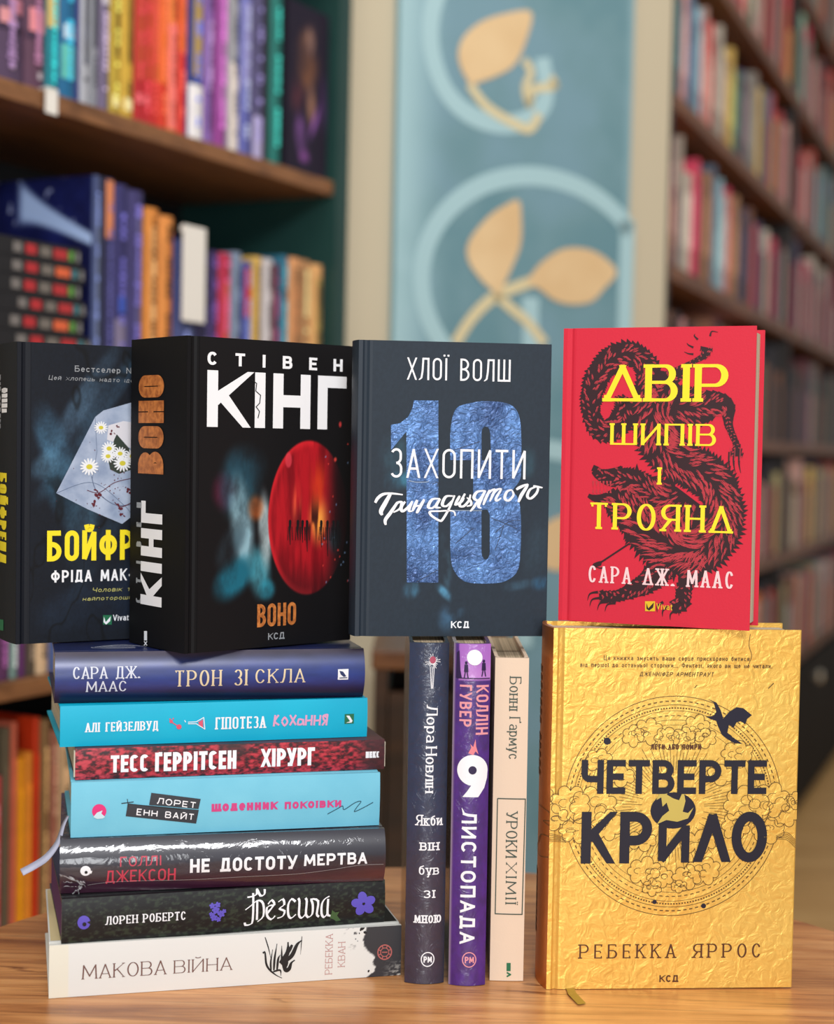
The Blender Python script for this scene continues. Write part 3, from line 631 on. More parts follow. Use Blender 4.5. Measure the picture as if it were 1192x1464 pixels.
for P, wd in (([(4, 182), (22, 150), (60, 122), (120, 116), (196, 124)], 17), ([(110, 120), (70, 190), (44, 240), (52, 268)], 22), ([(158, 178), (110, 250), (74, 300), (76, 336)], 18), ([(130, 215), (160, 180), (188, 178), (176, 220), (130, 248)], 15),
              ([(212, 172), (186, 210), (192, 240), (230, 212), (262, 168)], 15), ([(262, 168), (238, 232), (262, 238)], 14), ([(296, 160), (262, 238)], 16), ([(268, 205), (330, 196)], 12), ([(345, 155), (300, 235), (296, 246)], 16),
              ([(455, 150), (400, 155), (372, 205), (400, 215), (440, 180)], 15), ([(455, 150), (425, 205), (460, 212)], 15), ([(545, 130), (495, 135), (470, 190), (500, 200), (540, 160)], 15), ([(556, 125), (530, 190), (505, 240), (470, 296), (450, 302), (395, 268), (386, 240), (450, 236), (520, 232), (552, 240), (560, 268)], 13),
              ([(592, 128), (560, 190), (600, 170), (622, 140)], 14), ([(628, 112), (590, 190), (618, 200), (655, 160), (666, 118)], 14), ([(640, 200), (670, 190), (666, 160), (640, 140)], 12), ([(762, 90), (712, 100), (690, 140), (720, 158), (752, 120)], 15), ([(770, 88), (740, 150), (722, 200), (742, 212)], 15), ([(720, 158), (690, 205), (664, 236)], 13),
              ([(800, 85), (770, 150), (755, 190)], 14), ([(775, 125), (810, 90), (835, 84), (800, 165)], 13), ([(812, 125), (850, 84), (878, 80), (845, 140), (850, 160), (880, 140)], 13), ([(955, 82), (920, 96), (905, 140), (930, 158), (965, 120), (955, 85)], 14),
              ([(985, 80), (1020, 60), (1062, 48), (1020, 120), (1000, 168)], 17), ([(1120, 60), (1080, 80), (1062, 125), (1085, 142), (1125, 105), (1135, 65), (1105, 55), (1168, 66)], 14)):
    i.stroke(spl(P, 7), wd*1.2, wd*.8, taper=lambda t: .55+.7*math.sin(math.pi*min(1, t*.85+.12)))
art(cv, i, KS, 'script_lettering', .0007, WHITE)
cv.text('КСД', 458, 1330, 541, 1362, WHITE, .2, K=KT)

# ---- red book
RED = mat('red_cloth_cover', (208, 40, 62), .55, .3, bump=(700, .2, .0004, ['Normal']))
bk, cv, sp = make_book('book', 'bright red hardback with a black wolf-like beast and yellow title, standing on the gold book', (.1014, 1.0829, .2482, -.3707, -.006), .2052, .1335, .0386,
    'cover', RED, bulge=.003, quad=[(807.3, 468.9), (1079.8, 467.3), (1071.3, 901), (796.3, 888.4)])
BEAST = ink('beast_black_ink', (44, 12, 22), .5); HATCH = ink('beast_hatch_ink', (182, 50, 62), .5)
dk = Ink(); ht = Ink(); rg = random.Random(2)
def limb(P, R, hatch=True, jag=.22, sp_=9, both=True):
    Q = spl([(x, y, r) for (x, y), r in zip(P, [r_*1.1 for r_ in R])], 14); n = len(Q); Ls = []; Rs = []
    for k, (x, y, r) in enumerate(Q):
        a = Q[max(0, k-1)]; b = Q[min(n-1, k+1)]; dx, dy = b[0]-a[0], b[1]-a[1]; l = math.hypot(dx, dy) or 1; nx, ny = -dy/l, dx/l; Ls.append((x+nx*r, y+ny*r)); Rs.append((x-nx*r, y-ny*r))
    dk.quadstrip(Ls, Rs)
    acc = 0
    for k in range(1, n-1):
        x, y, r = Q[k]; dx, dy = Q[k+1][0]-Q[k-1][0], Q[k+1][1]-Q[k-1][1]; l = math.hypot(dx, dy) or 1; tx, ty = dx/l, dy/l; nx, ny = -ty, tx; acc += l/2
        if acc < sp_*1.7: continue
        acc = 0
        for sgn in ((1, -1) if both else (1,)):
            if r > 12 and jag:
                e = r*jag*rg.uniform(1.0, 2.0); bx, by = x+nx*r*sgn*.93, y+ny*r*sgn*.93
                dk.poly([(bx-tx*15, by-ty*15), (bx+tx*12, by+ty*12), (bx+nx*sgn*e-tx*12, by+ny*sgn*e-ty*12)])
        if hatch and r > 10:
            for q_ in range(max(2, int(r/15))):     # curling locks of fur
                t0 = rg.uniform(-.82, .82); dr_ = 1 if t0 > 0 else -1; L_ = r*rg.uniform(.3, .6); px_, py_ = x+nx*r*t0, y+ny*r*t0
                pts = [(px_+tx*L_*t+nx*dr_*L_*.55*t*t, py_+ty*L_*t+ny*dr_*L_*.55*t*t) for t in [m_/6 for m_ in range(7)]]
                ht.stroke(pts, rg.uniform(3.0, 4.6), taper=lambda t: .25+.9*math.sin(math.pi*t))
                ht.stroke([(a_[0]+nx*dr_*6+tx*3, a_[1]+ny*dr_*6+ty*3) for a_ in pts[:5]], 2.2)
limb([(285, 385), (330, 400), (320, 470), (270, 520), (215, 520), (180, 455), (178, 370), (205, 280), (265, 205), (340, 175), (400, 195), (440, 250), (440, 320), (440, 380)], [8, 30, 44, 44, 40, 34, 38, 44, 48, 46, 42, 46, 52, 60], sp_=7)
limb([(560, 300), (470, 400), (470, 500), (500, 590), (570, 660), (660, 700), (730, 750), (770, 830), (780, 910), (740, 1000), (660, 1060), (570, 1060), (480, 1010), (400, 930), (330, 870), (270, 810)], [40, 78, 84, 84, 78, 78, 78, 72, 78, 92, 104, 104, 100, 84, 68, 50], sp_=6)
limb([(560, 830), (500, 830), (440, 800), (380, 760), (300, 745)], [70, 74, 60, 48, 44], sp_=6); limb([(620, 820), (560, 900), (520, 960)], [60, 90, 80], sp_=7)
limb([(320, 735), (260, 735), (215, 722), (192, 700)], [46, 36, 24, 18], jag=.1, sp_=9, hatch=True); limb([(290, 820), (235, 830), (190, 830), (162, 818)], [30, 19, 13, 8], jag=.2, hatch=False)
limb([(520, 300), (580, 260), (640, 215), (690, 185), (700, 150)], [40, 26, 11, 14, 26], jag=.1); limb([(560, 400), (660, 420), (740, 400), (790, 420), (800, 500), (835, 590), (835, 640)], [70, 70, 48, 34, 16, 13, 26], sp_=8, jag=.15)
limb([(640, 1060), (640, 1160), (600, 1240), (590, 1310), (540, 1330)], [60, 44, 30, 30, 24], sp_=8); limb([(520, 1120), (440, 1210), (370, 1250), (290, 1280), (210, 1285)], [60, 44, 32, 22, 24], sp_=8)
for x, y, a in ((640, 150, 200), (660, 115, 225), (715, 100, 290), (640, 180, 175), (235, 1150, 160)): dk.stroke(spl([(x, y), (x+22*math.cos(math.radians(a)), y-4+18*math.sin(math.radians(a))), (x+46*math.cos(math.radians(a+30)), y+26*math.sin(math.radians(a+30)))], 5), 8, taper=lambda t: 1.2-t)
for x in (805, 826, 850): dk.stroke(spl([(x, 620), (x-4, 670), (x+4, 716)], 5), 13, taper=lambda t: 1.1-t); ht.stroke([(x+2, 600), (x, 660)], 3)
for x, y in ((160, 1285), (170, 1312), (205, 1330), (240, 1335)): dk.stroke(spl([(x+45, y-22), (x+8, y-14), (x-4, y+18)], 5), 12, taper=lambda t: 1.1-t)
for x, y in ((480, 1330), (505, 1350), (540, 1365), (580, 1345)): dk.stroke(spl([(x+24, y-24), (x-2, y-4), (x-4, y+24)], 5), 13, taper=lambda t: 1.1-t)
dk.poly([(365, 730), (385, 672), (405, 740)]); dk.poly([(415, 800), (430, 742), (455, 810)]); dk.poly([(176, 706), (188, 678), (215, 690), (222, 712)])
for x in range(180, 262, 16): ht.poly([(x, 752), (x+10, 752), (x+4, 782)]); ht.poly([(x, 806), (x+9, 808), (x+5, 784)])
ht.poly(ell(295, 742, 9, 6, .3)); dk.stroke([(395, 1008), (215, 1128)], 8); dk.poly([(165, 1160), (185, 1130), (205, 1122), (225, 1118), (220, 1140), (190, 1150)])
art(cv, dk, KR, 'beast_print', .00018, BEAST); art(cv, ht, KR, 'beast_fur_print', .0003, HATCH)
YF = mat('yellow_foil', (250, 226, 44), .35, .6)
cv.text('ДВІР', 240, 225, 795, 392, YF, .19, .085, gap=.14, delta=True, serif=.05, K=KR, name='title_lettering', off=.00045); cv.text('ШИПІВ', 265, 492, 742, 590, YF, .17, .08, gap=.2, serif=.04, K=KR, name='title_lettering', off=.00045)
cv.text('І', 480, 690, 506, 768, YF, .2, .1, serif=.05, K=KR, off=.00045); cv.text('ТРОЯНД', 172, 858, 815, 980, YF, .16, .075, gap=.28, delta=True, serif=.05, oval=True, K=KR, name='title_lettering', off=.00045)
cv.text('САРА ДЖ. МААС', 163, 1152, 823, 1230, ink('pale_pink_ink', (240, 206, 208)), .14, .08, gap=.4, serif=.05, oval=True, delta=True, K=KR, off=.00045)
i = Ink(); i.poly([(421, 1303), (467, 1303), (467, 1349), (421, 1349)]); art(cv, i, KR, 'publisher_mark', .00045, mat('gold_ink', (222, 186, 40), .35)); cv.text('Vivаt', 473, 1312, 546, 1342, ink('gold_ink_small', (222, 186, 40)), .13, K=KR, off=.00045)
i = Ink(); i.poly([(428, 1312), (436, 1336), (462, 1308), (458, 1332), (440, 1346), (428, 1338)]); art(cv, i, KR, 'publisher_mark_leaf', .0006, BEAST)
ff = MB(); ff.box(.10, .1334, .0008, .0025, .0, .0); 

# ---- gold book
GOLD = mat('gold_foil_cover', (244, 192, 90), .36, .6, metal=.6, noise=(7, (246, 212, 112)), bump=(120, .34, .0018, ['Normal'], 1.2))
GSP = mat('copper_gold_spine', (196, 116, 48), .34, .6, metal=.75, bump=(90, .25, .001, ['Normal'], .8))
bk, cv, sp = make_book('book', 'large gold foil hardback with ringed clouds and dark title, standing on the table', (.0952, 1.0363, .0003, .075, -.004), .2476, .1712, .044,
    'cover', GOLD, GSP, bulge=.0035, quad=[(788, 897), (1137.4, 902.5), (1132.4, 1415), (781, 1411)], spine_quad=[(768, 889), (786, 893), (780, 1410), (757.6, 1405)], back_m=GOLD)
GL = ink('brown_line_ink', (92, 66, 24), .4); NV = mat('navy_foil_ink', (18, 18, 42), .35)
i = Ink(); cxg, cyg = 545, 735
for rx, ry, wd in ((403, 410, 2.4), (372, 378, 2.0), (352, 356, 1.6), (318, 322, 1.6), (300, 303, 1.2)): i.circle(cxg, cyg, rx, ry, wd)
for rx, ry, n, wd in ((386, 392, 110, 4), (362, 366, 220, 5), (332, 338, 90, 3)):
    for k in range(n): i.circle(cxg, cyg, rx, ry, wd, 360*k/n, 360*k/n+200/n, 3)
for k in range(100):
    a = 2*math.pi*k/100; r0, r1 = 115+20*(k % 3), 190+70*((k*7) % 5)/5; i.stroke([(cxg+math.cos(a)*r0, cyg+math.sin(a)*r0), (cxg+math.cos(a)*r1, cyg+math.sin(a)*r1)], 1.6)
art(cv, i, KG, 'ring_print', .00018, GL)
fillc = Ink(); lnc = Ink()
def cloud(cx, cy, rx, ry, n, seed, inner=True):
    r = random.Random(seed); pts = []
    for k in range(n):
        a0 = 2*math.pi*k/n; a1 = 2*math.pi*(k+1)/n; p = (cx+rx*math.cos(a0), cy+ry*math.sin(a0)); q = (cx+rx*math.cos(a1), cy+ry*math.sin(a1))
        mx, my = (p[0]+q[0])/2, (p[1]+q[1])/2; dx, dy = q[0]-p[0], q[1]-p[1]; l = math.hypot(dx, dy); h = l*r.uniform(.38, .6)
        for t in range(8): th = math.pi*t/8; pts.append((mx-dx/2*math.cos(th)+dy/l*h*math.sin(th), my-dy/2*math.cos(th)-dx/l*h*math.sin(th)))
    fillc.poly(pts); lnc.stroke(pts+[pts[0]], 2.4)
    if inner:
        for k in range(3):
            a = r.uniform(0, 6.28); x, y = cx+rx*.4*math.cos(a), cy+ry*.35*math.sin(a); lnc.stroke(arc(x, y, rx*.3, ry*.32, r.uniform(0, 180), r.uniform(260, 420), 12), 2)
for a in ((395, 470, 34, 28, 6, 1), (450, 455, 44, 34, 7, 2), (520, 480, 40, 30, 7, 3), (580, 478, 40, 26, 7, 4), (630, 445, 42, 36, 7, 5), (660, 480, 34, 26, 6, 6), (270, 560, 44, 30, 7, 7), (780, 540, 50, 34, 7, 8), (350, 620, 46, 24, 6, 30), (720, 620, 44, 26, 6, 31),
          (90, 770, 60, 30, 7, 9), (165, 720, 62, 48, 8, 10), (250, 735, 72, 62, 9, 11), (300, 800, 48, 44, 7, 12), (190, 820, 60, 26, 7, 13), (960, 760, 50, 44, 8, 14), (900, 720, 66, 50, 8, 15), (820, 735, 74, 58, 9, 16), (780, 810, 44, 38, 7, 17), (900, 830, 56, 30, 7, 18), (1000, 720, 26, 26, 6, 32), (60, 690, 36, 22, 6, 33),
          (430, 860, 50, 22, 7, 19), (640, 870, 60, 24, 7, 20), (440, 975, 54, 34, 7, 21), (500, 1000, 40, 30, 7, 22), (470, 1035, 30, 22, 6, 23), (600, 1000, 46, 30, 7, 24), (660, 975, 52, 40, 8, 25), (570, 1035, 26, 16, 6, 26)): cloud(*a)
for dy in range(0, 30, 7): lnc.stroke(spl([(930, 850+dy*.5), (970, 838+dy), (1003, 868+dy)], 5), 1.6); lnc.stroke(spl([(150, 850+dy*.5), (90, 830+dy), (60, 850+dy)], 5), 1.6)
art(cv, fillc, KG, 'cloud_fill_print', .0003, GOLD); art(cv, lnc, KG, 'cloud_line_print', .0004, GL)
i = Ink(); i.disc(545, 750, 84, 68); art(cv, i, KG, 'dark_sun_print', .0005, NV)
for X_, Y_, r_ in ((298, 489, 13), (480, 1092, 8), (663, 1110, 9)): i = Ink(); i.disc(X_, Y_, r_); art(cv, i, KG, 'planet_print', .0005, NV)
i = Ink(); i.poly([(662, 402), (690, 400), (700, 385), (690, 350), (666, 336), (700, 350), (716, 378), (726, 410), (748, 385), (775, 368), (800, 372), (832, 398), (815, 412), (808, 432), (790, 420), (775, 425), (765, 445), (748, 432), (742, 462), (760, 478), (800, 505), (770, 502), (740, 485), (722, 470), (708, 440), (700, 418), (680, 412)])
art(cv, i, KG, 'flying_beast_print', .0005, NV)
i = Ink(); i.poly([(545, 650), (500, 672), (482, 710), (500, 700), (505, 735), (520, 720), (530, 750), (505, 770), (485, 800), (520, 785), (560, 792), (600, 780), (620, 740), (600, 760), (580, 755), (590, 715), (582, 675), (566, 712), (545, 705), (520, 690)])
art(cv, i, KG, 'winged_beast_print', .00062, mat('pale_gold_ink', (206, 186, 96), .4, metal=.4))
BT = ink('navy_title_ink', (16, 16, 36), .4)
cv.text('ЧЕТВЕРТЕ', 205, 562, 890, 688, BT, .19, gap=.13, K=KG, name='title_lettering', off=.00075)
cv.text('КР', 207, 752, 466, 945, BT, .19, gap=.2, K=KG, name='title_lettering', off=.00075); cv.text('И', 492, 800, 606, 945, BT, .21, gap=.3, K=KG, off=.00075); cv.text('Λ', 628, 760, 755, 945, BT, .2, K=KG, off=.00075); cv.text('О', 765, 758, 895, 948, BT, .19, oval=True, K=KG, off=.00075)
TT = ink('brown_title_ink', (84, 44, 20), .4)
cv.text('РЕБЕККА ЯРРОС', 203, 1252, 880, 1305, TT, .12, .07, gap=.6, serif=.09, oval=True, K=KG); cv.text('КСД', 502, 1370, 573, 1396, TT, .2, K=KG); cv.text('ЛЕТИ АБО ПОМРИ', 460, 503, 645, 523, TT, .22, gap=.25, K=KG, off=.0007)
cv.text('Ця книжка змусить ваше серце прискорено битися', 283, 176, 820, 194, GL, .14, gap=.3, oval=True, K=KG); cv.text('від першої до останньої сторінки... Фентезі, якого ви ще не читали.', 197, 202, 905, 220, GL, .14, gap=.3, oval=True, K=KG); cv.text('ДЖЕННІФЕР АРМЕНТРАУТ', 415, 236, 688, 252, GL, .16, gap=.3, slant=.2, K=KG)
sp.text('ЧЕТВЕРТЕ', 24, 920, 48, 1195, TT, .2, rot=-1, gap=.25, K=KG); sp.text('РЕБЕККА ЯРРОС', 40, 180, 62, 560, TT, .14, rot=-1, gap=.5, K=KG)
i = Ink(); i.stroke(spl([(60, 665), (85, 672), (92, 700), (75, 715), (95, 730), (92, 760), (70, 770), (60, 800), (50, 840), (66, 858), (90, 840)], 6), 2.2); art(sp, i, KG, 'cloud_line_print', .0004, GL)
i = Ink(); i.stroke(spl([(822, 98), (818, 140), (828, 180), (812, 220)], 6), 2); i.stroke(spl([(912, 280), (892, 300)], 6), 3); i.stroke(spl([(628, 285), (618, 296)], 6), 3); art(cv, i, KG, 'scratch_print', .0003, GL)
# ribbon under the gold book
q = [at_z(812, 1408, TZ), at_z(818, 1424, TZ), at_z(832, 1437, TZ)]; M = bk.matrix_world.inverted(); rv = []
for k, (p, dz) in enumerate(zip(q, (.0006, .0016, .0008))):
    for s_ in (-.0028, .0028): rv.append(M @ Vector((p[0]+s_, p[1]+s_*.5, TZ+dz)))
mesh_obj('bookmark_ribbon', rv, [(0, 1, 3, 2), (2, 3, 5, 4)], mat('olive_gold_ribbon', (150, 120, 36), .5), bk)['label'] = 'olive gold ribbon end'

# ---- three upright spines between the pile and the gold book
WRAP = dict(coat=1.0, coat_r=.07)
WR = vcol_mat('wrapped_print', .45, .5, 1.0, .06, bump=(110, .42, .002, ['Coat Normal'], 2.5))
def wrapmat(name, col): return mat(name, col, .45, .5, 0, 1.0, .08, bump=(150, .6, .0016, ['Coat Normal'], 2.0))
def p_blue(U, V):
    c = np.zeros(U.shape+(3,))+np.array([26, 42, 74.]); c = over(c, (44, 40, 62), sstep(.55, .3, V)); c = over(c, (24, 34, 54), sstep(.75, 1, U)*.6)
    return c*(.85+.3*fbm(U, V, 10, 3, 4, 1, 6))[..., None]
bk, _, sp = make_book('book', 'dark navy hardback in crinkled clear wrap, leftmost of the three upright spines', (-.0016, 1.0449, .0003, .03, -.006), .2348, .14, .0270, 'stand', wrapmat('navy_wrapped_cover', (28, 30, 38)), bulge=.004,
    page_m=None, spine_painter=(p_blue, WR), sres=(24, 120), quad=[(580.6, 917.7), (637.6, 919.5), (634, 1405.5), (577, 1404.6)])
sp.text('Лора', 178, 318, 220, 460, WHITE, .17, .08, rot=-1, gap=.14, oval=True, serif=.05, K=KV); sp.text('Новлін', 176, 475, 218, 655, WHITE, .17, .08, rot=-1, gap=.14, oval=True, serif=.05, K=KV)
for s_, b in (('Якби', (140, 738, 242, 782)), ('він', (157, 832, 230, 878)), ('був', (153, 932, 232, 972)), ('зі', (170, 1018, 215, 1062)), ('мною', (137, 1114, 242, 1160))): sp.text(s_, *b, WHITE, .14, .1, gap=.22, serif=.09, oval=True, K=KV)
i = Ink(); i.circle(190, 1300, 25, 27, 4)
for k in range(26):
    a = k*.55; i.stroke([(200+6*math.cos(a), 148+6*math.sin(a)), (200+(14+8*(k % 3))*math.cos(a), 148+(14+8*(k % 3))*math.sin(a))], 2.2)
for x in (190, 198, 206): i.stroke([(x, 168), (198+(x-198)*.4, 252)], 2.5)
art(sp, i, KV, 'emblem_print', .0004, WHITE)
i = Ink(); i.disc(200, 142, 12, 14); art(sp, i, KV, 'flower_print', .0006, ink('rose_ink', (170, 70, 96)))
sp.text('РМ', 174, 1288, 207, 1313, WHITE, .2, gap=.15, K=KV)

def p_purp(U, V):
    c = np.zeros(U.shape+(3,))+np.array([66, 24, 118.]); c = c*(.8+.4*fbm(U, V, 8, 8, 4, 1, 5))[..., None]
    top = sstep(.893, .897, V)*sstep(.12, .16, U); c = over(c, (168, 104, 196), top); c = over(c, (206, 150, 216), top*sstep(.97, .9, V)*.5)
    return over(c, (150, 140, 150), sstep(.07, .03, U)*.8)
bk, _, sp = make_book('book', 'purple hardback with a white 9 on its spine, middle of the three upright spines', (.0285, 1.0427, .0003, .02, -.006), .2351, .14, .0252, 'stand', wrapmat('grey_purple_wrapped_cover', (92, 60, 120)), bulge=.0035,
    spine_painter=(p_purp, WR), sres=(40, 240), quad=[(647.6, 920), (700.5, 919.5), (695, 1407), (642.4, 1407)], back_m=wrapmat('pale_wrapped_cover', (176, 168, 166)))
KP = crop(570, 905, 5.74)
i = Ink(); i.disc(614, 195, 64, 64); art(sp, i, KP, 'moon_print', .0005, WHITE)
i = Ink(); i.poly(arc(602, 1115, 125, 125, -265, 0, 40)+[(722, 1180), (700, 1260), (650, 1335), (520, 1335), (560, 1285)]); art(sp, i, KP, 'nine_print', .0004, WHITE)
i = Ink(); i.disc(602, 1115, 34)
for x, y in ((545, 240), (690, 225)):
    i.disc(x, y, 11, 13); i.poly([(x-14, y+14), (x+14, y+14), (x+18, y+75), (x-18, y+75)]); i.stroke([(x-6, y+70), (x-16, y+125)], 9); i.stroke([(x+6, y+70), (x+16, y+125)], 9)
i.poly([(468, 160), (490, 140), (498, 300), (510, 365), (462, 365)]); i.stroke([(468, 366), (742, 366)], 8); art(sp, i, KP, 'figures_print', .0005, ink('deep_purple_ink', (34, 14, 66)))
i = Ink(); i.poly([(566, 975), (590, 930), (582, 900), (606, 925), (625, 860), (630, 920), (650, 985), (625, 960), (606, 992)]); art(sp, i, KP, 'flame_print', .0004, ink('flame_pink_ink', (226, 130, 140)))
PK = ink('salmon_ink', (226, 150, 160)); sp.text('КОЛЛІН', 630, 420, 728, 825, PK, .17, rot=-1, gap=.26, K=KP); sp.text('ГУВЕР', 495, 420, 590, 760, PK, .17, rot=-1, gap=.26, K=KP)
sp.text('ЛИСТОПАДА', 325, 728, 378, 1238, WHITE, .18, rot=-1, gap=.3, K=KV, name='title_lettering'); i = Ink(); i.circle(357, 1300, 26, 28, 4); art(sp, i, KV, 'emblem_print', .0004, PK); sp.text('РМ', 340, 1288, 376, 1313, PK, .2, gap=.15, K=KV)

BEI = mat('beige_cloth_cover', (228, 206, 182), .6, .3, bump=(900, .15, .0004, ['Normal']))
bk, _, sp = make_book('book', 'beige hardback with a green framed spine title, shortest of the three upright spines', (.0573, 1.0517, .0003, .0, -.006), .2245, .1412, .0232, 'stand', BEI, bulge=.0006, quad=[(706.7, 940), (755, 941.6), (749.5, 1402.7), (700.5, 1402.7)])
DG = ink('dark_green_ink', (60, 76, 66)); sp.text('Бонні', 508, 208, 552, 338, DG, .11, .07, rot=-1, gap=.2, oval=True, serif=.06, K=KV); sp.text('Ґармус', 508, 362, 548, 525, DG, .11, .07, rot=-1, gap=.2, oval=True, serif=.06, K=KV)
sp.text('УРОКИ', 498, 726, 540, 905, DG, .12, .07, rot=-1, gap=.24, oval=True, serif=.06, K=KV); sp.text('ХІМІЇ', 498, 925, 538, 1086, DG, .12, .07, rot=-1, gap=.34, oval=True, serif=.06, K=KV)
i = Ink(); i.stroke([(463, 675), (572, 678), (562, 1127), (456, 1125), (463, 675)], 4); art(sp, i, KV, 'frame_print', .0004, DG)
i = Ink(); i.poly([(502, 1318), (518, 1318), (518, 1350), (502, 1350)]); i.stroke([(503, 1356), (517, 1364), (503, 1372)], 6); art(sp, i, KV, 'publisher_mark', .0004, GREENL)

# ---- the pile of seven books lying flat, from the table up
zc = 0.0002
def pose(x, y, yaw): return (x, y, zc, yaw, 0)
def nz(c, f, seed, amt, ax=1, ay=1): return lambda U, V: (np.zeros(U.shape+(3,))+np.array(c, float))*(1-amt/2+amt*fbm(U, V, f, seed, 4, ax, ay))[..., None]
CREAM = mat('cream_white_cover', (222, 222, 216), .55, .35, bump=(900, .1, .0003, ['Normal']))
def p_white(U, V):
    c = np.zeros(U.shape+(3,))+np.array([222, 223, 219.]); c = over(c, (226, 222, 200), sstep(.055, .05, U)*.7)
    e = .885+.03*fbm(U*0, V, 7, 5, 4)+.02*np.sin(V*6); k = sstep(e, e+.004, U); c = over(c, (52, 52, 56), k)
    c = over(c, (190, 188, 180), sstep(.93, 1, U)*sstep(.45, 0, V)*sstep(.5, .62, fbm(U, V, 40, 6, 3, 3, 1))); s = sstep(.64, .68, fbm(U, V, 20, 8, 4, 4, 1))*sstep(.82, .87, U)*sstep(.5, .95, V)*(1-k)
    return over(c, (40, 40, 44), s)
bk, _, sp = make_book('book', 'thick off-white hardback with a black ink splash, bottom of the pile on the table', pose(-.2354, .9989, .2544), .2385, .1325, .0352, 'flat', CREAM, bulge=.0006, spine_painter=(p_white, vcol_mat('printed_spine_matt', .5, .4)), sres=(300, 44), quad=[(73, 1347.5), (576, 1330), (576, 1403), (71.7, 1421.8)])
zc += .0355
BR = ink('brown_red_ink', (112, 78, 70)); sp.text('МАКОВА', 470, 857, 935, 920, BR, .1, .045, gap=.2, oval=True, serif=.05, K=K9, name='title_lettering')
sp.text('ВІЙНА', 246.5, 1372.5, 329, 1388, BR, .1, .045, gap=.22, oval=True, serif=.05, name='title_lettering')
KW = crop(340, 1320, 4.967); i = Ink()
for P, wd in (([(180, 112), (205, 190), (225, 275)], 7), ([(165, 225), (180, 220), (190, 300), (215, 345), (262, 385), (305, 408)], 13), ([(240, 360), (290, 350), (296, 390)], 12), ([(225, 350), (222, 290), (235, 200)], 12), ([(245, 350), (250, 260), (266, 160)], 14), ([(268, 350), (275, 270), (290, 240)], 14),
              ([(290, 300), (340, 230), (345, 150)], 30), ([(300, 310), (300, 240), (300, 175)], 12), ([(300, 300), (370, 250), (410, 170), (445, 140)], 26), ([(445, 112), (440, 180), (436, 240)], 5), ([(310, 300), (330, 350), (355, 340), (370, 300), (395, 280)], 26), ([(320, 270), (330, 340)], 44), ([(375, 170), (330, 260)], 20)): i.stroke(spl(P, 6), wd, taper=lambda t: .35+.8*math.sin(math.pi*min(1, t+.15)))
art(sp, i, KW, 'ink_figure_print', .0004, BLACK); i = Ink()
for x, y, w_ in ((835, 140, 5), (850, 155, 4), (862, 100, 6), (900, 165, 4), (885, 60, 22), (905, 95, 14), (872, 75, 10), (935, 375, 10)): i.poly(ell(x, y, w_, w_*.7, x, 8))
art(sp, i, KW, 'ink_spatter_print', .0004, BLACK)['kind'] = 'stuff'
sp.text('РЕБЕККА', 616, 102, 668, 390, ink('dusty_rose_ink', (186, 142, 138)), .1, .08, rot=1, gap=.2, oval=True, serif=.05, K=KW); sp.text('КВАН', 708, 160, 760, 338, ink('dusty_rose_ink', (186, 142, 138)), .1, .08, rot=1, gap=.2, oval=True, serif=.05, K=KW)
i = Ink(); i.circle(1050, 240, 50, 52, 9); i.circle(1050, 240, 30, 31, 6)
for a in range(0, 360, 45): i.stroke([(1050+30*math.cos(math.radians(a+22)), 240+30*math.sin(math.radians(a+22))), (1050+56*math.cos(math.radians(a+22)), 240+56*math.sin(math.radians(a+22)))], 7)
i.stroke([(1030, 240), (1070, 240)], 8); art(sp, i, KW, 'emblem_print', .0004, ink('brick_rose_ink', (176, 96, 92)))
# top board of the same book carries the splash too
def p_top(U, V): 
    c = np.zeros(U.shape+(3,))+np.array([214, 196, 150.]); n = fbm(U, V, 6, 31, 5, 1.5, 1); k = sstep(.46, .52, n+.25*(U-.75)-.18*(V-.2)); return over(c, (30, 28, 24), np.maximum(k, sstep(.35, .2, V))*sstep(.45, .7, U))
grid_mesh('cover_print', 120, 60, lambda u, v: (u+.001, v+.0095, .0352+.00015), p_top, PRN, bk, .2365, .12)

def p_flor(U, V):
    n = fbm(U, V, 26, 51, 5, 3, .8); c = np.zeros(U.shape+(3,))+np.array([16, 18, 19.]); c = over(c, (40, 50, 38), sstep(.5, .66, n)); c = over(c, (12, 13, 15), sstep(.48, .34, n)); v = np.abs(fbm(U, V, 14, 57, 3, 3, 1)-.5)
    return over(c, (84, 92, 90), (1-sstep(.002, .009, v))*.5*sstep(.45, .6, n))
bk, _, sp = make_book('book', 'black hardback with violet flowers and blackletter title, second from the bottom of the pile', pose(-.2283, 1.0021, .289), .2205, .1365, .0297, 'flat', mat('black_floral_cover', (22, 24, 26), .4, coat=.4), bulge=.002, spine_painter=(p_flor, vcol_mat('printed_spine_gloss', .5, .3, .25, .25)), sres=(300, 44), quad=[(89.4, 1280.8), (550, 1264), (550, 1322.6), (89.4, 1346.3)])
zc += .0300
pl = MB(); pl.box(.0002, .0006, .006, .118, .0028, .0266); pl.build('endpaper', mat('plum_endpaper', (88, 34, 92), .7), bk)
VI = ink('violet_ink', (92, 80, 190)); i = Ink(); i.disc(487, 612, 38, 40); art(sp, i, K9, 'publisher_mark', .0004, VI); i = Ink(); i.disc(490, 622, 12); i.poly([(505, 610), (530, 600), (528, 625)]); art(sp, i, K9, 'publisher_mark_detail', .0006, BLACK)
sp.text('ЛОРЕН', 617, 580, 803, 620, WHITE, .16, .09, gap=.24, oval=True, serif=.07, K=K9); sp.text('РОБЕРТС', 833, 570, 1080, 608, WHITE, .16, .09, gap=.24, oval=True, serif=.07, K=K9)
i = Ink()
for k in range(5): a = math.radians(90+72*k+10); i.poly(ell(887+36*math.cos(a), 522-36*math.sin(a), 30, 24, -a, 14))
art(sp, i, K10, 'flower_print', .0004, VI); i = Ink()
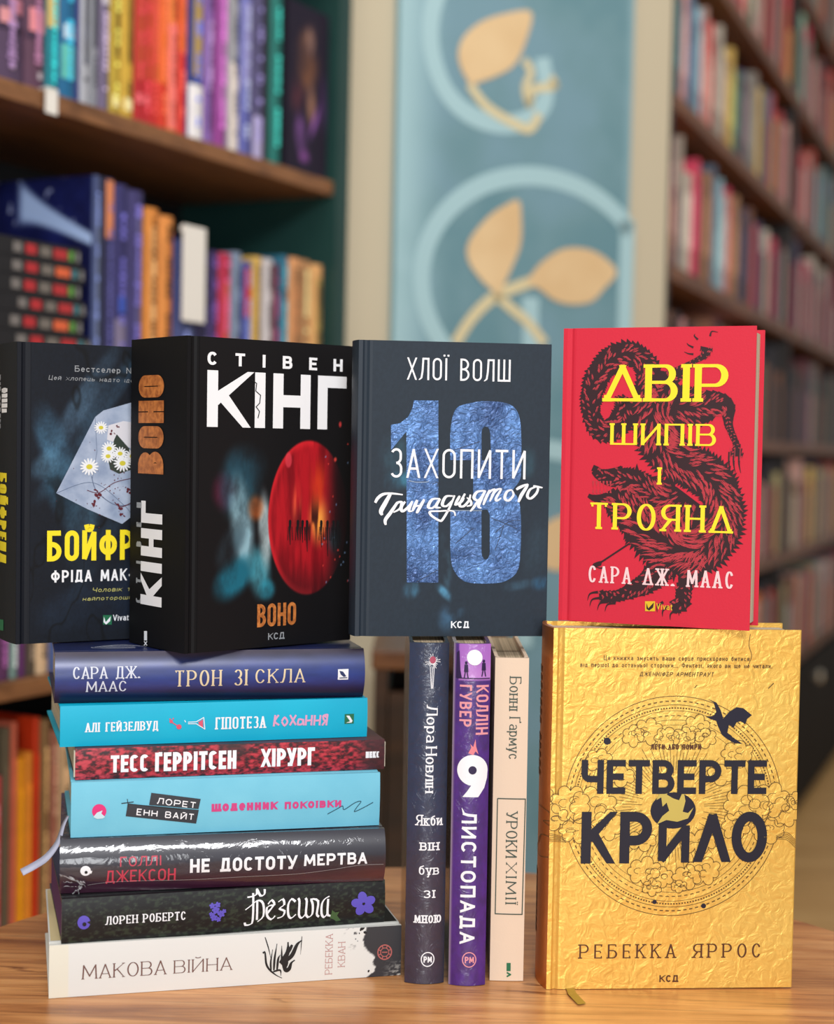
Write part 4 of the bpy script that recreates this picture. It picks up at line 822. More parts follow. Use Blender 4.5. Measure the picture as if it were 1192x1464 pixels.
for cx, cy, r in ((75, 515, 9), (105, 510, 9), (95, 540, 12), (125, 560, 11), (85, 580, 11), (110, 590, 8), (140, 545, 7), (70, 560, 7)):
    for k in range(5): a = 1.26*k+cx; i.poly(ell(cx+r*math.cos(a), cy+r*math.sin(a), r*.9, r*.7, a, 8))
art(sp, i, K10, 'flower_cluster_print', .0004, VI)['kind'] = 'stuff'; i = Ink(); i.disc(890, 520, 5); art(sp, i, K10, 'flower_heart_print', .0006, BLACK)
i = Ink(); KZ = crop(340, 1260, 5.418); i.poly([(735, 300), (720, 275), (742, 268), (745, 235), (770, 255), (800, 250), (785, 280), (815, 320), (780, 325), (760, 310)]); art(sp, i, KZ, 'leaf_print', .0004, ink('leaf_green_ink', (62, 92, 52)))
i = Ink()
for P in ([(105, 125), (140, 120), (175, 105), (180, 70), (205, 115), (235, 105), (238, 68)], [(150, 95), (148, 300), (130, 335), (95, 340), (88, 320)], [(90, 220), (130, 190), (185, 150), (225, 175), (228, 270), (185, 315)], [(180, 150), (180, 300)],
          [(262, 250), (300, 190), (255, 205), (258, 270), (290, 298), (318, 270)], [(262, 180), (290, 150), (310, 185), (262, 235)], [(340, 165), (375, 145), (385, 185), (350, 215), (388, 235), (375, 275), (335, 290)], [(470, 165), (440, 145), (415, 190), (418, 265), (440, 292), (475, 262)],
          [(490, 140), (500, 165), (498, 265), (520, 292), (548, 262)], [(545, 140), (555, 165), (550, 260), (570, 290)], [(570, 290), (598, 262), (600, 190), (590, 150), (640, 165), (632, 262), (650, 285)], [(725, 130), (690, 150), (668, 190), (668, 262), (688, 290), (712, 262)], [(715, 150), (712, 262), (735, 280)]):
    i.stroke(spl(P, 3), 19, 7, phi=.6, step=None)
art(sp, i, KZ, 'blackletter_title', .0005, WHITE)

def p_dusk(U, V):
    c = np.zeros(U.shape+(3,))+np.array([22, 20, 38.]); c = over(c, (72, 28, 52), sstep(.5, .05, V)*.8); c = over(c, (88, 42, 48), sstep(.8, 1, U)*sstep(.5, .1, V)); return c*(.85+.3*fbm(U, V, 6, 9, 3, 2, 1))[..., None]
bk, _, sp = make_book('book', 'dusky violet hardback in torn shiny clear wrap, third from the bottom of the pile', pose(-.2325, 1.0136, .2217), .2200, .14, .0366, 'flat', wrapmat('dusk_wrapped_cover', (36, 26, 40)), bulge=.0065, spine_painter=(p_dusk, vcol_mat('wrapped_print_round', .4, .5, 1.0, .05, bump=(45, .22, .0016, ['Coat Normal'], 3))), sres=(200, 40), quad=[(85.6, 1197.8), (549.6, 1184.7), (548.8, 1260), (85.6, 1277)])
zc += .0369
RP = ink('raspberry_ink', (196, 62, 84)); sp.text('ГОЛЛІ', 682, 240, 915, 288, RP, .13, gap=.3, K=K9); sp.text('ДЖЕКСОН', 602, 318, 998, 378, RP, .13, gap=.24, K=K9)
sp.text('НЕ ДОСТОТУ', 271.5, 1224, 423.5, 1239, WHITE, .2, gap=.2, name='title_lettering'); sp.text('МЕРТВА', 433.5, 1218, 522.5, 1232, WHITE, .2, gap=.2, name='title_lettering')
i = Ink(); i.disc(487, 318, 30, 29); i.poly([(505, 318), (525, 318), (520, 335), (508, 330)]); art(sp, i, K9, 'publisher_mark', .0004, WHITE); i = Ink(); i.disc(490, 326, 9); art(sp, i, K9, 'publisher_mark_detail', .0006, BLACK)
FILM = mat('crumpled_clear_film', (236, 238, 242), .12, .8); nt = FILM.node_tree; nt.nodes['Principled BSDF'].inputs['Transmission Weight'].default_value = .7; nt.nodes['Principled BSDF'].inputs['IOR'].default_value = 1.2
i = Ink(); i.stroke(spl([(500, 405), (620, 388), (800, 380), (1000, 378), (1200, 372)], 8), 2.5, step=None); art(sp, i, K9, 'wrap_seam', .0008, FILM)
i = Ink(); i.stroke(spl([(0, 362), (200, 350), (500, 335), (700, 310), (850, 285), (985, 280)], 8), 2.5); art(sp, i, K10, 'wrap_seam', .0008, FILM)
rg = random.Random(8); fv = []; ff = []
for (x0, y0, x1, y1, wd) in ((345, 335, 440, 375, 16), (400, 350, 470, 395, 22), (440, 375, 480, 385, 18), (470, 410, 440, 450, 12), (450, 400, 452, 472, 10), (360, 380, 420, 382, 4), (358, 408, 440, 410, 4), (440, 430, 410, 462, 8), (470, 385, 490, 420, 12)):
    n = 6
    for k in range(n+1):
        t = k/n; x = x0+(x1-x0)*t+rg.uniform(-5, 5); y = y0+(y1-y0)*t+rg.uniform(-5, 5)
        for s_ in (-1, 1):
            u, v = sp.h(*K9(x+s_*wd*.3, y+s_*wd*.4)); fv.append(sp(u, v, .001+rg.uniform(0, .0022)))
    b = len(fv)-2*(n+1); ff += [(b+2*k, b+2*k+1, b+2*k+3, b+2*k+2) for k in range(n)]
mesh_obj('torn_wrap', fv, ff, FILM, bk)['label'] = 'crumpled torn clear wrap at the left end'

LB = mat('light_blue_cover', (112, 192, 218), .55, .35, bump=(900, .12, .0003, ['Normal']), noise=(30, (122, 200, 224)))
bk, _, sp = make_book('book', 'thick pale blue hardback with pink title and hanging grey ribbon, mid pile', pose(-.2263, 1.0168, .2545), .2112, .133, .0371, 'flat', LB, bulge=.0012, quad=[(102, 1118), (543.6, 1104.6), (543.6, 1182), (101.4, 1195.2)])
zc += .0374
i = Ink(); i.disc(557, 1063, 39, 40); art(sp, i, K7, 'publisher_mark', .0004, ink('magenta_ink', (222, 40, 120))); i = Ink(); i.poly([(525, 1095), (545, 1070), (575, 1058), (568, 1075), (590, 1095), (575, 1104), (545, 1106)]); art(sp, i, K7, 'publisher_mark_peak', .0006, ink('sky_white_ink', (196, 226, 236)))
i = Ink(); i.poly([(842, 962), (1118, 998), (1106, 1055), (830, 1030)]); i.poly([(712, 1022), (1108, 1060), (1094, 1138), (702, 1092)]); art(sp, i, K7, 'name_panel_print', .0004, ink('charcoal_ink', (44, 48, 56)))
i = Ink()
def tilt_text(txt, x0, y0, x1, y1, hgt, mt, name='lettering'):
    L = math.hypot(x1-x0, y1-y0); a = math.atan2(y1-y0, x1-x0); q = Ink()
    for st, hg, xr in layout(txt, L, hgt, hgt*.16, .26): q.stroke([(x0+px*math.cos(a)+py*math.sin(a), y0+px*math.sin(a)-py*math.cos(a)) for px, py in st], hgt*.16)
    art(sp, q, K7, name, .0006, mt)
tilt_text('ЛОРЕТ', 872, 1024, 1090, 1052, 36, WHITE); tilt_text('ЕНН ВАЙТ', 760, 1086, 1080, 1120, 38, WHITE)
i.stroke([(678, 1020), (745, 1012)], 5); i.stroke([(710, 995), (716, 1040)], 4); i.stroke(spl([(714, 1022), (860, 1040), (1005, 1056)], 4), 4); art(sp, i, K7, 'pen_stroke_print', .0005, BLACK)
sp.text('щоденник', 27, 975, 388, 1026, ink('raspberry_pink_ink', (206, 62, 130)), .24, gap=.2, K=K8, name='title_lettering'); sp.text('покоївки', 432, 968, 752, 1016, ink('raspberry_pink_ink', (206, 62, 130)), .21, gap=.2, K=K8, name='title_lettering')
i = Ink(); i.stroke(spl([(675, 1055), (730, 1025), (760, 1010), (770, 1030), (830, 992), (865, 985), (840, 1020), (830, 1042), (880, 1020), (935, 990)], 6), 4); art(sp, i, K8, 'flourish_print', .0005, ink('dark_teal_ink', (24, 74, 92)))
# ribbon hanging out of the left end
M = bk.matrix_world.inverted(); rv = []; Q = spl([(97, 1166, 1.035), (90, 1180, 1.03), (82, 1205, 1.02), (66, 1226, 1.01), (48, 1238, 1.0), (31, 1247, .995)], 5)
for k, (x, y, Y) in enumerate(Q):
    a = Q[max(0, k-1)]; b = Q[min(len(Q)-1, k+1)]; dx, dy = b[0]-a[0], b[1]-a[1]; l = math.hypot(dx, dy); hw = 1.2+3.8*min(1, k/(len(Q)*.6))
    for s_ in (-1, 1): rv.append(M @ Vector(at_depth(x-dy/l*hw*s_, y+dx/l*hw*s_, Y+s_*.002)))
o = mesh_obj('bookmark_ribbon', rv, [(2*k, 2*k+1, 2*k+3, 2*k+2) for k in range(len(Q)-1)], mat('grey_lilac_ribbon', (168, 170, 190), .45, bump=(2500, .3, .0004, ['Normal'])), bk, smooth=True); o['label'] = 'grey satin ribbon hanging out'
sd = o.modifiers.new('thickness', 'SOLIDIFY'); sd.thickness = .0004

def p_rust(U, V):
    n = fbm(U, V, 14, 61, 6, 5, 1); c = np.zeros(U.shape+(3,))+np.array([140, 30, 44.]); c = over(c, (198, 54, 68), sstep(.48, .68, n)); c = over(c, (52, 18, 26), sstep(.5, .32, n)); c = over(c, (62, 34, 38), sstep(.88, .97, U)*.85)
    c = over(c, (58, 34, 36), blob(U, V, .5, 1, .06, .6, 0, .8)*.8); return over(c, (196, 70, 84), sstep(.2, 0, U)*sstep(.4, .6, n)*.6)
bk, _, sp = make_book('book', 'thin dark red mottled paperback, third from the top of the pile', pose(-.2254, 1.024, .2715), .2138, .1264, .0210, 'flat', mat('dark_red_mottled_cover', (96, 30, 38), .45, noise=(30, (50, 24, 28))), bulge=.0006, board=.0007, over=.0003, hinge=False, spine_painter=(p_rust, vcol_mat('printed_spine_satin', .38, .5)), sres=(420, 42), quad=[(108, 1067.5), (550, 1059), (550, 1100.7), (108, 1112)])
zc += .0213
sp.text('ТЕСС', 632, 744, 850, 836, WHITE, .2, gap=.16, K=K7); sp.text('ҐЕРРІТСЕН', 223, 1074, 339.5, 1098, WHITE, .2, gap=.16); sp.text('ХІРУРГ', 328, 693, 620, 785, WHITE, .2, gap=.14, K=K8, name='title_lettering')
sp.text('НЕКС', 897, 714, 972, 747, WHITE, .3, gap=.12, K=K8)

TEAL = mat('turquoise_cover', (0, 172, 208), .45, .4, bump=(800, .12, .0003, ['Normal']), noise=(20, (0, 180, 214)))
bk, _, sp = make_book('book', 'turquoise hardback with a pink word on its spine, second from the top of the pile', pose(-.2366, 1.0269, .296), .2135, .1371, .0277, 'flat', TEAL, bulge=.001, quad=[(86, 1008.3), (524.8, 995.3), (525.4, 1052.5), (85.6, 1066)], board=.0018)
zc += .0281
KC = crop(225, 980, 3.612)
sp.text('АЛІ ГЕЙЗЕЛВУД', 478, 562, 880, 602, WHITE, .17, .1, gap=.22, serif=.05, K=K7); sp.text('ГІПОТЕЗА', 48, 514, 326, 572, WHITE, .15, .1, gap=.26, serif=.06, K=K8)
i = Ink()
for P in ([(590, 145), (583, 205)], [(608, 145), (588, 178), (612, 198)], [(625, 178), (640, 158), (655, 180), (640, 200), (625, 180)], [(668, 145), (700, 198)], [(700, 145), (668, 200)], [(735, 170), (715, 168), (712, 195), (735, 190), (738, 168), (742, 200)], [(755, 145), (752, 200)], [(785, 145), (782, 200)], [(755, 175), (785, 172)], [(800, 145), (797, 200)], [(830, 145), (826, 200)], [(800, 175), (830, 172)], [(868, 140), (862, 200)], [(868, 142), (845, 150), (850, 172), (866, 172)], [(858, 175), (840, 200)], [(868, 160), (850, 150)]): i.stroke(spl(P, 4), 10)
art(sp, i, KC, 'script_title', .0004, ink('candy_pink_ink', (222, 160, 196)))
i = Ink(); i.poly([(960, 140), (1010, 138), (1010, 190), (960, 192)]); art(sp, i, KC, 'publisher_mark', .0004, GREENL)
i = Ink(); i.poly([(968, 148), (985, 148), (1003, 175), (998, 185), (968, 186), (990, 178)]); i.stroke([(138, 182), (180, 180), (218, 158), (225, 218), (180, 190), (138, 190)], 4); i.stroke([(120, 172), (126, 182)], 4); art(sp, i, KC, 'icon_line_print', .0005, WHITE)
i = Ink(); i.poly([(190, 182), (214, 168), (216, 212), (195, 196)]); i.disc(92, 206, 13); i.disc(52, 178, 9); i.stroke([(55, 182), (92, 206)], 5); i.disc(46, 166, 4); i.disc(62, 164, 4); art(sp, i, KC, 'icon_print', .0005, ink('icon_rose_ink', (216, 84, 110)))

def p_sea(U, V):
    c = np.zeros(U.shape+(3,))+np.array([28, 50, 122.]); c = over(c, (58, 52, 70), sstep(.72, .97, V)); c = over(c, (9, 11, 50), sstep(.42, .08, V)); c = over(c, (24, 10, 40), sstep(.12, 0, V)*.8); return c*(.85+.3*fbm(U, V, 8, 19, 4, 2, 1))[..., None]
NB = mat('navy_blue_cover', (18, 34, 92), .4, coat=.3, noise=(16, (14, 22, 58)))
bk, _, sp = make_book('book', 'rounded navy blue hardback with cream title, top of the pile', pose(-.2428, 1.0364, .2627), .2142, .1304, .0346, 'flat', NB, bulge=.006, spine_painter=(p_sea, vcol_mat('printed_spine_sheen', .38, .5, .3, .25)), sres=(160, 44), quad=[(78, 929), (519, 923.8), (519.5, 994), (78, 1003)])
SIL = ink('silver_ink', (206, 212, 226)); CRM = ink('cream_gold_ink', (222, 204, 168))
sp.text('САРА ДЖ.', 412, 234, 790, 296, SIL, .14, .07, gap=.2, oval=True, serif=.04, K=K7); sp.text('МААС', 488, 316, 718, 374, SIL, .14, .07, gap=.2, oval=True, serif=.04, K=K7)
sp.text('ТРОН ЗІ', 249, 954, 352, 975.5, CRM, .13, .05, gap=.3, oval=True, serif=.05, name='title_lettering'); sp.text('СКЛА', 282, 240, 553, 312, CRM, .13, .05, gap=.28, oval=True, serif=.05, K=K8, name='title_lettering')
i = Ink(); i.poly([(733, 240), (790, 238), (790, 297), (733, 298)]); art(sp, i, K8, 'publisher_mark', .0004, WHITE); i = Ink(); i.poly([(740, 248), (760, 252), (778, 278), (765, 282), (748, 268)]); i.stroke([(742, 288), (784, 286)], 5); art(sp, i, K8, 'publisher_mark_leaf', .0006, ink('navy_ink', (30, 46, 96)))
i = Ink(); 
for k in range(5): i.stroke(arc(.115+.001*k, .02+.002*k, .02-.002*k, .006, 20*k, 300, 20), .0004)
mesh_obj('silver_swirl_print', [(u-.07, v, .0346+.0003) for u, v in i.v], i.f, SIL, bk)

# ================================================================= BACKGROUND
def obj_mat(name, rough=.5, stretch=(1, 1, 1), amt=.25):
    mm = mat(name, (128, 128, 128), rough, .4); nt = mm.node_tree; oi = nt.nodes.new('ShaderNodeObjectInfo'); tc = nt.nodes.new('ShaderNodeTexCoord')
    n = nt.nodes.new('ShaderNodeTexNoise'); n.inputs['Scale'].default_value = 40; nt.links.new(tc.outputs['Object'], n.inputs[0])
    hs = nt.nodes.new('ShaderNodeMapRange'); hs.inputs[3].default_value = 1-amt; hs.inputs[4].default_value = 1+amt; nt.links.new(n.outputs[0], hs.inputs[0])
    mx = nt.nodes.new('ShaderNodeMixRGB'); mx.blend_type = 'MULTIPLY'; mx.inputs[0].default_value = 1
    nt.links.new(oi.outputs['Color'], mx.inputs[1]); nt.links.new(hs.outputs[0], mx.inputs[2]); nt.links.new(mx.outputs[0], nt.nodes['Principled BSDF'].inputs['Base Color'])
    return mm
BOOKC = obj_mat('spine_card'); PAGES = mat('page_edges', (205, 192, 165), .8)
SHELFW = wood_mat('shelf_wood', (128, 86, 52), (150, 104, 64), (92, 60, 36), .5, (0, 0, 0), 2.0)
DGREEN = mat('dark_green_lacquer', (24, 58, 56), .45, noise=(8, (28, 64, 60))); BACKP = mat('dark_back_panel', (20, 22, 26), .7)
# --- left bookcase: front runs from A (near, left) to B (far, right)
class Run:
    """vertical plane of a bookcase front, measured by s metres from its near end"""
    def __init__(s, A, B): s.A = np.array(A); s.d = np.array(B)-s.A; s.L = np.hypot(*s.d); s.d = s.d/s.L; s.n = np.array([-s.d[1], s.d[0]]); s.ang = math.atan2(s.d[1], s.d[0])
    def at_px(s, px, py=400):
        r = ray(px, py); M_ = np.array([[s.d[0], -r[0]], [s.d[1], -r[1]]]); k = np.linalg.solve(M_, -s.A); return k[0]
def onrun(run, name, label, cat, s0, z, group=None, back=0.0):
    p = run.A+run.d*s0+run.n*back; return tag(empty(name, (p[0], p[1], z), run.ang), label, cat, group)
used_labels = set()
def uniq(l):
    assert l not in used_labels, l; used_labels.add(l); return l
book_meshes = {}
def shelf_book(run, s0, s1, z, h, d, col, label, group, back=.0, band=None, lean=0, parts=True, cat='book'):
    """upright book, spine outwards; local x = thickness, y = depth, z = height"""
    wd = s1-s0-.0008; key = (round(wd, 3), round(h, 2), round(d, 2)); 
    me = book_meshes.get(key)
    if me is None:
        f = MB(); b = .0025; bl = min(.006, wd*.18); n = 6
        outer = [(wd*i/n, -bl*(1-(2*i/n-1)**2)) for i in range(n+1)]; f.prism(outer+[(wd, .004), (0, .004)], 0, h)
        f.box(0, b, .004, d, 0, h); f.box(wd-b, wd, .004, d, 0, h); o = f.build('book', BOOKC); me = o.data; bpy.data.objects.remove(o); pg = MB(); pg.box(b, wd-b, .004, d-.004, .003, h-.004); o = pg.build('page_block', PAGES); me2 = o.data; bpy.data.objects.remove(o)
        book_meshes[key] = me = (me, me2)
    p = run.A+run.d*s0+run.n*back
    o = bpy.data.objects.new('book', me[0]); C.objects.link(o); o.location = (p[0], p[1], z); o.rotation_euler = (0, lean, run.ang); o.color = L4(col)
    tag(o, uniq(label), cat, group)
    if parts:
        q = bpy.data.objects.new('page_block', me[1]); C.objects.link(q); q.parent = o
        bl = min(.006, wd*.18)
        for (t0, t1, x0, x1, bc) in (band or []):
            m_ = MB(); n = 6; xs = [x0+(x1-x0)*i/n for i in range(n+1)]; yy = [-bl*(1-(2*x-1)**2)-.0008 for x in xs]
            m_.prism([(wd*x, y) for x, y in zip(xs, yy)]+[(wd*x, y+.0007) for x, y in zip(xs[::-1], yy[::-1])], h*t0, h*t1)
            e = m_.build('spine_print', BOOKC, o); e.color = L4(bc)
        if run is LR and wd > .012:
            rl = random.Random(label); m_ = MB(); t_ = rl.uniform(.05, .12); lum = sum(col)/3
            while t_ < .93:
                L_ = rl.uniform(.012, .03); x_ = rl.uniform(.36, .44)
                m_.box(wd*x_, wd*(1-x_), -bl-.0016, -bl*.8, h*t_, h*(t_+L_)); t_ += L_+rl.uniform(.006, .012)+(rl.random() < .15)*.08
            e = m_.build('spine_lettering', BOOKC, o); e['kind'] = 'stuff'; e.color = L4([min(255, c_*1.9+30) for c_ in col] if lum < 130 else [c_*.45 for c_ in col])
    return o
ZA, ZB = 1.74, 2.37
A = at_depth(0, 400, ZA)[:2]; B = at_depth(474, 400, ZB)[:2]; d_ = (B-A)/np.hypot(*(B-A)); A0 = A-d_*.36
LR = Run(A0, B+d_*.0)
LT = LR.L
ZS = [.155, .497, .839, 1.181, 1.523, 1.865]; DEP = .30; TH = .022
case = onrun(LR, 'bookcase', 'tall dark green bookcase with brown wooden shelves, left of the mural', 'bookcase', 0, 0)
sidep = MB(); sidep.box(LT, LT+.034, -.006, DEP+.01, 0, 2.25); sidep.build('side_panel', DGREEN, case)
sidep = MB(); sidep.box(-.034, 0, -.006, DEP+.01, 0, 2.25); sidep.build('side_panel', DGREEN, case)
bp_ = MB(); bp_.box(0, LT, DEP-.012, DEP, 0, 2.25); bp_.build('back_panel', BACKP, case)
for z in ZS+[2.2]:
    q = MB(); q.box(0.0003, LT-.0003, 0, DEP-.013, z-TH, z); bevel(q.build('shelf_board', SHELFW, case), .0015)
q = MB(); q.box(0, LT, .02, .035, 0, ZS[0]-TH-.0005); q.build('plinth', DGREEN, case)
def px(run, x, y): return run.at_px(x, y)
CN = dict()
def zat(run, x, y):
    s = run.at_px(x, y); p = run.A+run.d*s; r = ray(x, y); k = p[1]/r[1]; return CAMZ+r[2]*k
# upper shelf, px ranges along the shelf edge
zt = ZS[4]+.0006
U1 = [(-70, -32, (70, 60, 90), None, 'slate violet'), (-32, -1, (96, 60, 90), None, 'plum'),
 (0, 43, (78, 60, 88), [(.27, .34, .15, .6, (206, 140, 146)), (.33, .4, .4, .9, (190, 120, 140)), (.24, .27, .05, .95, (50, 34, 60)), (.06, .09, .45, .6, (190, 180, 190))], 'dusky purple spine with pink blossom'), (44, 74, (86, 56, 78), [(.27, .38, .15, .85, (210, 130, 140)), (.23, .27, .05, .95, (56, 34, 60)), (.05, .08, .5, .7, (190, 180, 190))], 'narrower mauve spine with pink blossom'),
 (75, 93, (20, 116, 130), [(.33, .98, .05, .95, (196, 168, 96))], 'teal spine with golden top'), (93, 117, (22, 96, 140), [(.3, .37, .2, .8, (190, 214, 230)), (.1, .27, .1, .9, (90, 180, 170))], 'blue-green spine with pale flecks'), (117, 123, (40, 44, 120), None, 'thin royal blue'),
 (124, 137, (168, 172, 182), [(.2, .8, .3, .7, (70, 74, 92))], 'silver grey'), (137, 150, (132, 136, 146), [(.3, .9, .3, .7, (54, 56, 70))], 'darker silver grey'), (150, 165, (108, 98, 128), [(.55, .75, .2, .9, (200, 196, 210))], 'grey violet'),
 (166, 182, (178, 152, 52), [(.04, .1, .2, .8, (236, 226, 160)), (.3, .9, .35, .65, (110, 92, 28))], 'olive gold'), (182, 200, (196, 160, 58), [(.04, .1, .2, .8, (240, 230, 170)), (.3, .9, .35, .65, (120, 92, 28))], 'brighter olive gold'),
 (201, 214, (176, 34, 42), [(.22, .9, .3, .7, (186, 84, 40)), (.1, .15, .2, .8, (236, 120, 130))], 'brick red'), (214, 224, (180, 34, 42), [(.24, .9, .3, .7, (190, 84, 44)), (.1, .15, .2, .8, (236, 120, 130))], 'second red'), (224, 235, (190, 40, 38), [(.24, .9, .3, .7, (196, 96, 50)), (.4, .95, .2, .8, (206, 80, 50))], 'third, warmer red'),
 (235, 249, (206, 54, 34), [(.25, .98, .05, .95, (226, 106, 44))], 'red spine fading to orange'), (249, 262, (234, 126, 60), [(.02, .58, .05, .95, (236, 120, 112))], 'orange spine with a salmon foot'), (262, 275, (206, 50, 40), [(.45, .98, .1, .9, (220, 100, 40))], 'scarlet spine with orange top'),
 (276, 299, (44, 56, 120), [(.35, .95, .25, .75, (176, 150, 90)), (.0, .3, .05, .95, (226, 226, 230))], 'navy spine with a white label at its foot'), (300, 314, (130, 96, 168), [(.3, .7, .3, .7, (180, 150, 210))], 'lilac'), (315, 333, (140, 62, 140), [(.2, .9, .3, .7, (176, 110, 180))], 'magenta purple'),
 (334, 350, (150, 152, 160), [(0, .5, .1, .9, (214, 206, 200))], 'pale grey'), (350, 367, (92, 98, 170), [(.4, .9, .2, .8, (150, 150, 206))], 'lavender blue'), (368, 385, (76, 72, 110), [(0, .25, .1, .9, (170, 164, 206))], 'smoky lavender'),
 (386, 393, (24, 24, 32), None, 'narrow black'), (394, 410, (28, 110, 104), None, 'sea green')]
for a, b, c, bd, nm in U1:
    s0, s1 = LR.at_px(a, 200), LR.at_px(b, 200)
    shelf_book(LR, max(s0, .002), s1, zt, .235+.01*((a*7) % 5)/5, .16, c, '%s%s on the left bookcase, upper shelf' % (nm, '' if 'spine' in nm else ' book spine'), 'books on the upper left shelf', .012, bd)
def face_out(run, a, b, z, h, th, col, label, group, back, painter=None, cat='book', res=(60, 90)):
    s0, s1 = run.at_px(a, 200), run.at_px(b, 200); w_ = s1-s0; e = onrun(run, 'book', uniq(label), cat, s0, z, group, back)
    f = MB(); f.box(0, w_, 0, .003, 0, h); f.box(0, .003, .003, th, 0, h); f.box(0, w_, th, th+.003, 0, h); o = f.build('cover', BOOKC, e); o.color = L4(col)
    f = MB(); f.box(.0032, w_-.004, .0032, th-.0002, .003, h-.003); f.build('page_block', PAGES, e)
    if painter: grid_mesh('cover_print', res[0], res[1], lambda u, v: (u, -.0004, v), painter, PRN, e, w_, h)
    return e
def p_fig(U, V):
    c = np.zeros(U.shape+(3,))+np.array([30, 22, 42.]); n = fbm(U, V, 6, 71, 4)
    for cx, cy, rx, ry, rot, col in ((.45, .78, .3, .12, .3, (96, 66, 56)), (.5, .62, .3, .14, .2, (140, 92, 60)), (.55, .8, .12, .1, 0, (190, 150, 130)), (.6, .42, .12, .16, .2, (150, 110, 90)), (.25, .45, .2, .12, 0, (90, 44, 56)), (.35, .22, .12, .16, .7, (150, 96, 180)), (.7, .33, .25, .05, .7, (136, 84, 168)), (.45, .1, .15, .05, 0, (140, 80, 160)), (.9, .45, .1, .2, 0, (70, 44, 96))): c = over(c, col, blob(U, V, cx, cy, rx, ry, rot, .8)*np.clip(n*1.6, 0, 1))
    return c
face_out(LR, 413, 471, zt, .245, .02, (24, 20, 34), 'dark face-out book with bronze and violet artwork on the left bookcase, upper shelf', 'books on the upper left shelf', .006, p_fig)
# white shelf tags
TAG = mat('white_tag_card', (232, 230, 224), .5)
def shelf_tag(run, x0, x1, ztop, hgt, label):
    s0, s1 = run.at_px(x0, 200), run.at_px(x1, 200); e = onrun(run, 'price_tag', label, 'price tag', s0, 0)
    f = MB(); f.box(0, s1-s0, -.0042, -.0032, ztop-hgt, ztop+.004); f.box(0, s1-s0, -.0042, .012, ztop+.0012, ztop+.0024); o = f.build('tag_card', TAG, e)
shelf_tag(LR, 61, 78, ZS[4], .026, 'small white price tag on the edge of the left upper shelf')
# middle shelf
zm = ZS[3]+.0006
def p_comet(U, V):
    c = np.zeros(U.shape+(3,))+np.array([14, 18, 62.]); c = over(c, (30, 40, 110), sstep(.4, .8, fbm(U, V, 4, 81, 4))*.7); 
    dd = np.abs((V-.86)+(U-.62)*.42); k = (1-sstep(.03, .06, dd*(.35+2.6*(U-.5))))*sstep(.5, .56, U); c = over(c, (170, 194, 236), k); st = sstep(.9, .96, vnoise(U, V, 34, 5)); c = over(c, (200, 210, 240), st*.7); return over(c, (110, 100, 120), sstep(.25, 0, V)*.8)
# black and red books lying in a pile
z = zm; rg = random.Random(3)
for k in range(8):
    s0 = LR.at_px(-40, 400)+rg.uniform(0, .02); s1 = LR.at_px(138-3*k+rg.randint(-6, 6), 400); hh = .0205+.001*(k % 2); e = onrun(LR, 'book', uniq('black and red book lying on the left shelf, %s of its pile' % (['lowest', 'second from below', 'third from below', 'fourth from below', 'fourth from the top', 'third from the top', 'second from the top', 'topmost'][k])), 'book', s0, z, 'black and red books piled on the left', .005)
    w_ = s1-s0; f = MB(); f.box(0, w_, 0, .003, 0, hh-.0006); f.box(0, w_, .003, .13, 0, .002); f.box(0, w_, .003, .13, hh-.0026, hh-.0006); o = f.build('cover', BOOKC, e); o.color = L4((26, 26, 30))
    f = MB(); f.box(.003, w_-.003, .0032, .126, .0022, hh-.0028); f.build('page_block', PAGES, e)
    for (a, b, c) in ((.34, .42, (116, 112, 110)), (.46, .56, (176, 44, 50)), (.6, .7, (116, 110, 104)), (.73, .86, (176, 48, 52) if k % 3 else (216, 100, 60)), (.88, .93, (96, 150, 70) if k % 2 else (70, 120, 130)), (.96, .99, (130, 130, 130))):
        f = MB(); f.box(w_*a, w_*b, -.0006, -.0001, hh*.22, hh*.75); o = f.build('spine_print', BOOKC, e); o.color = L4(c)
    z += hh
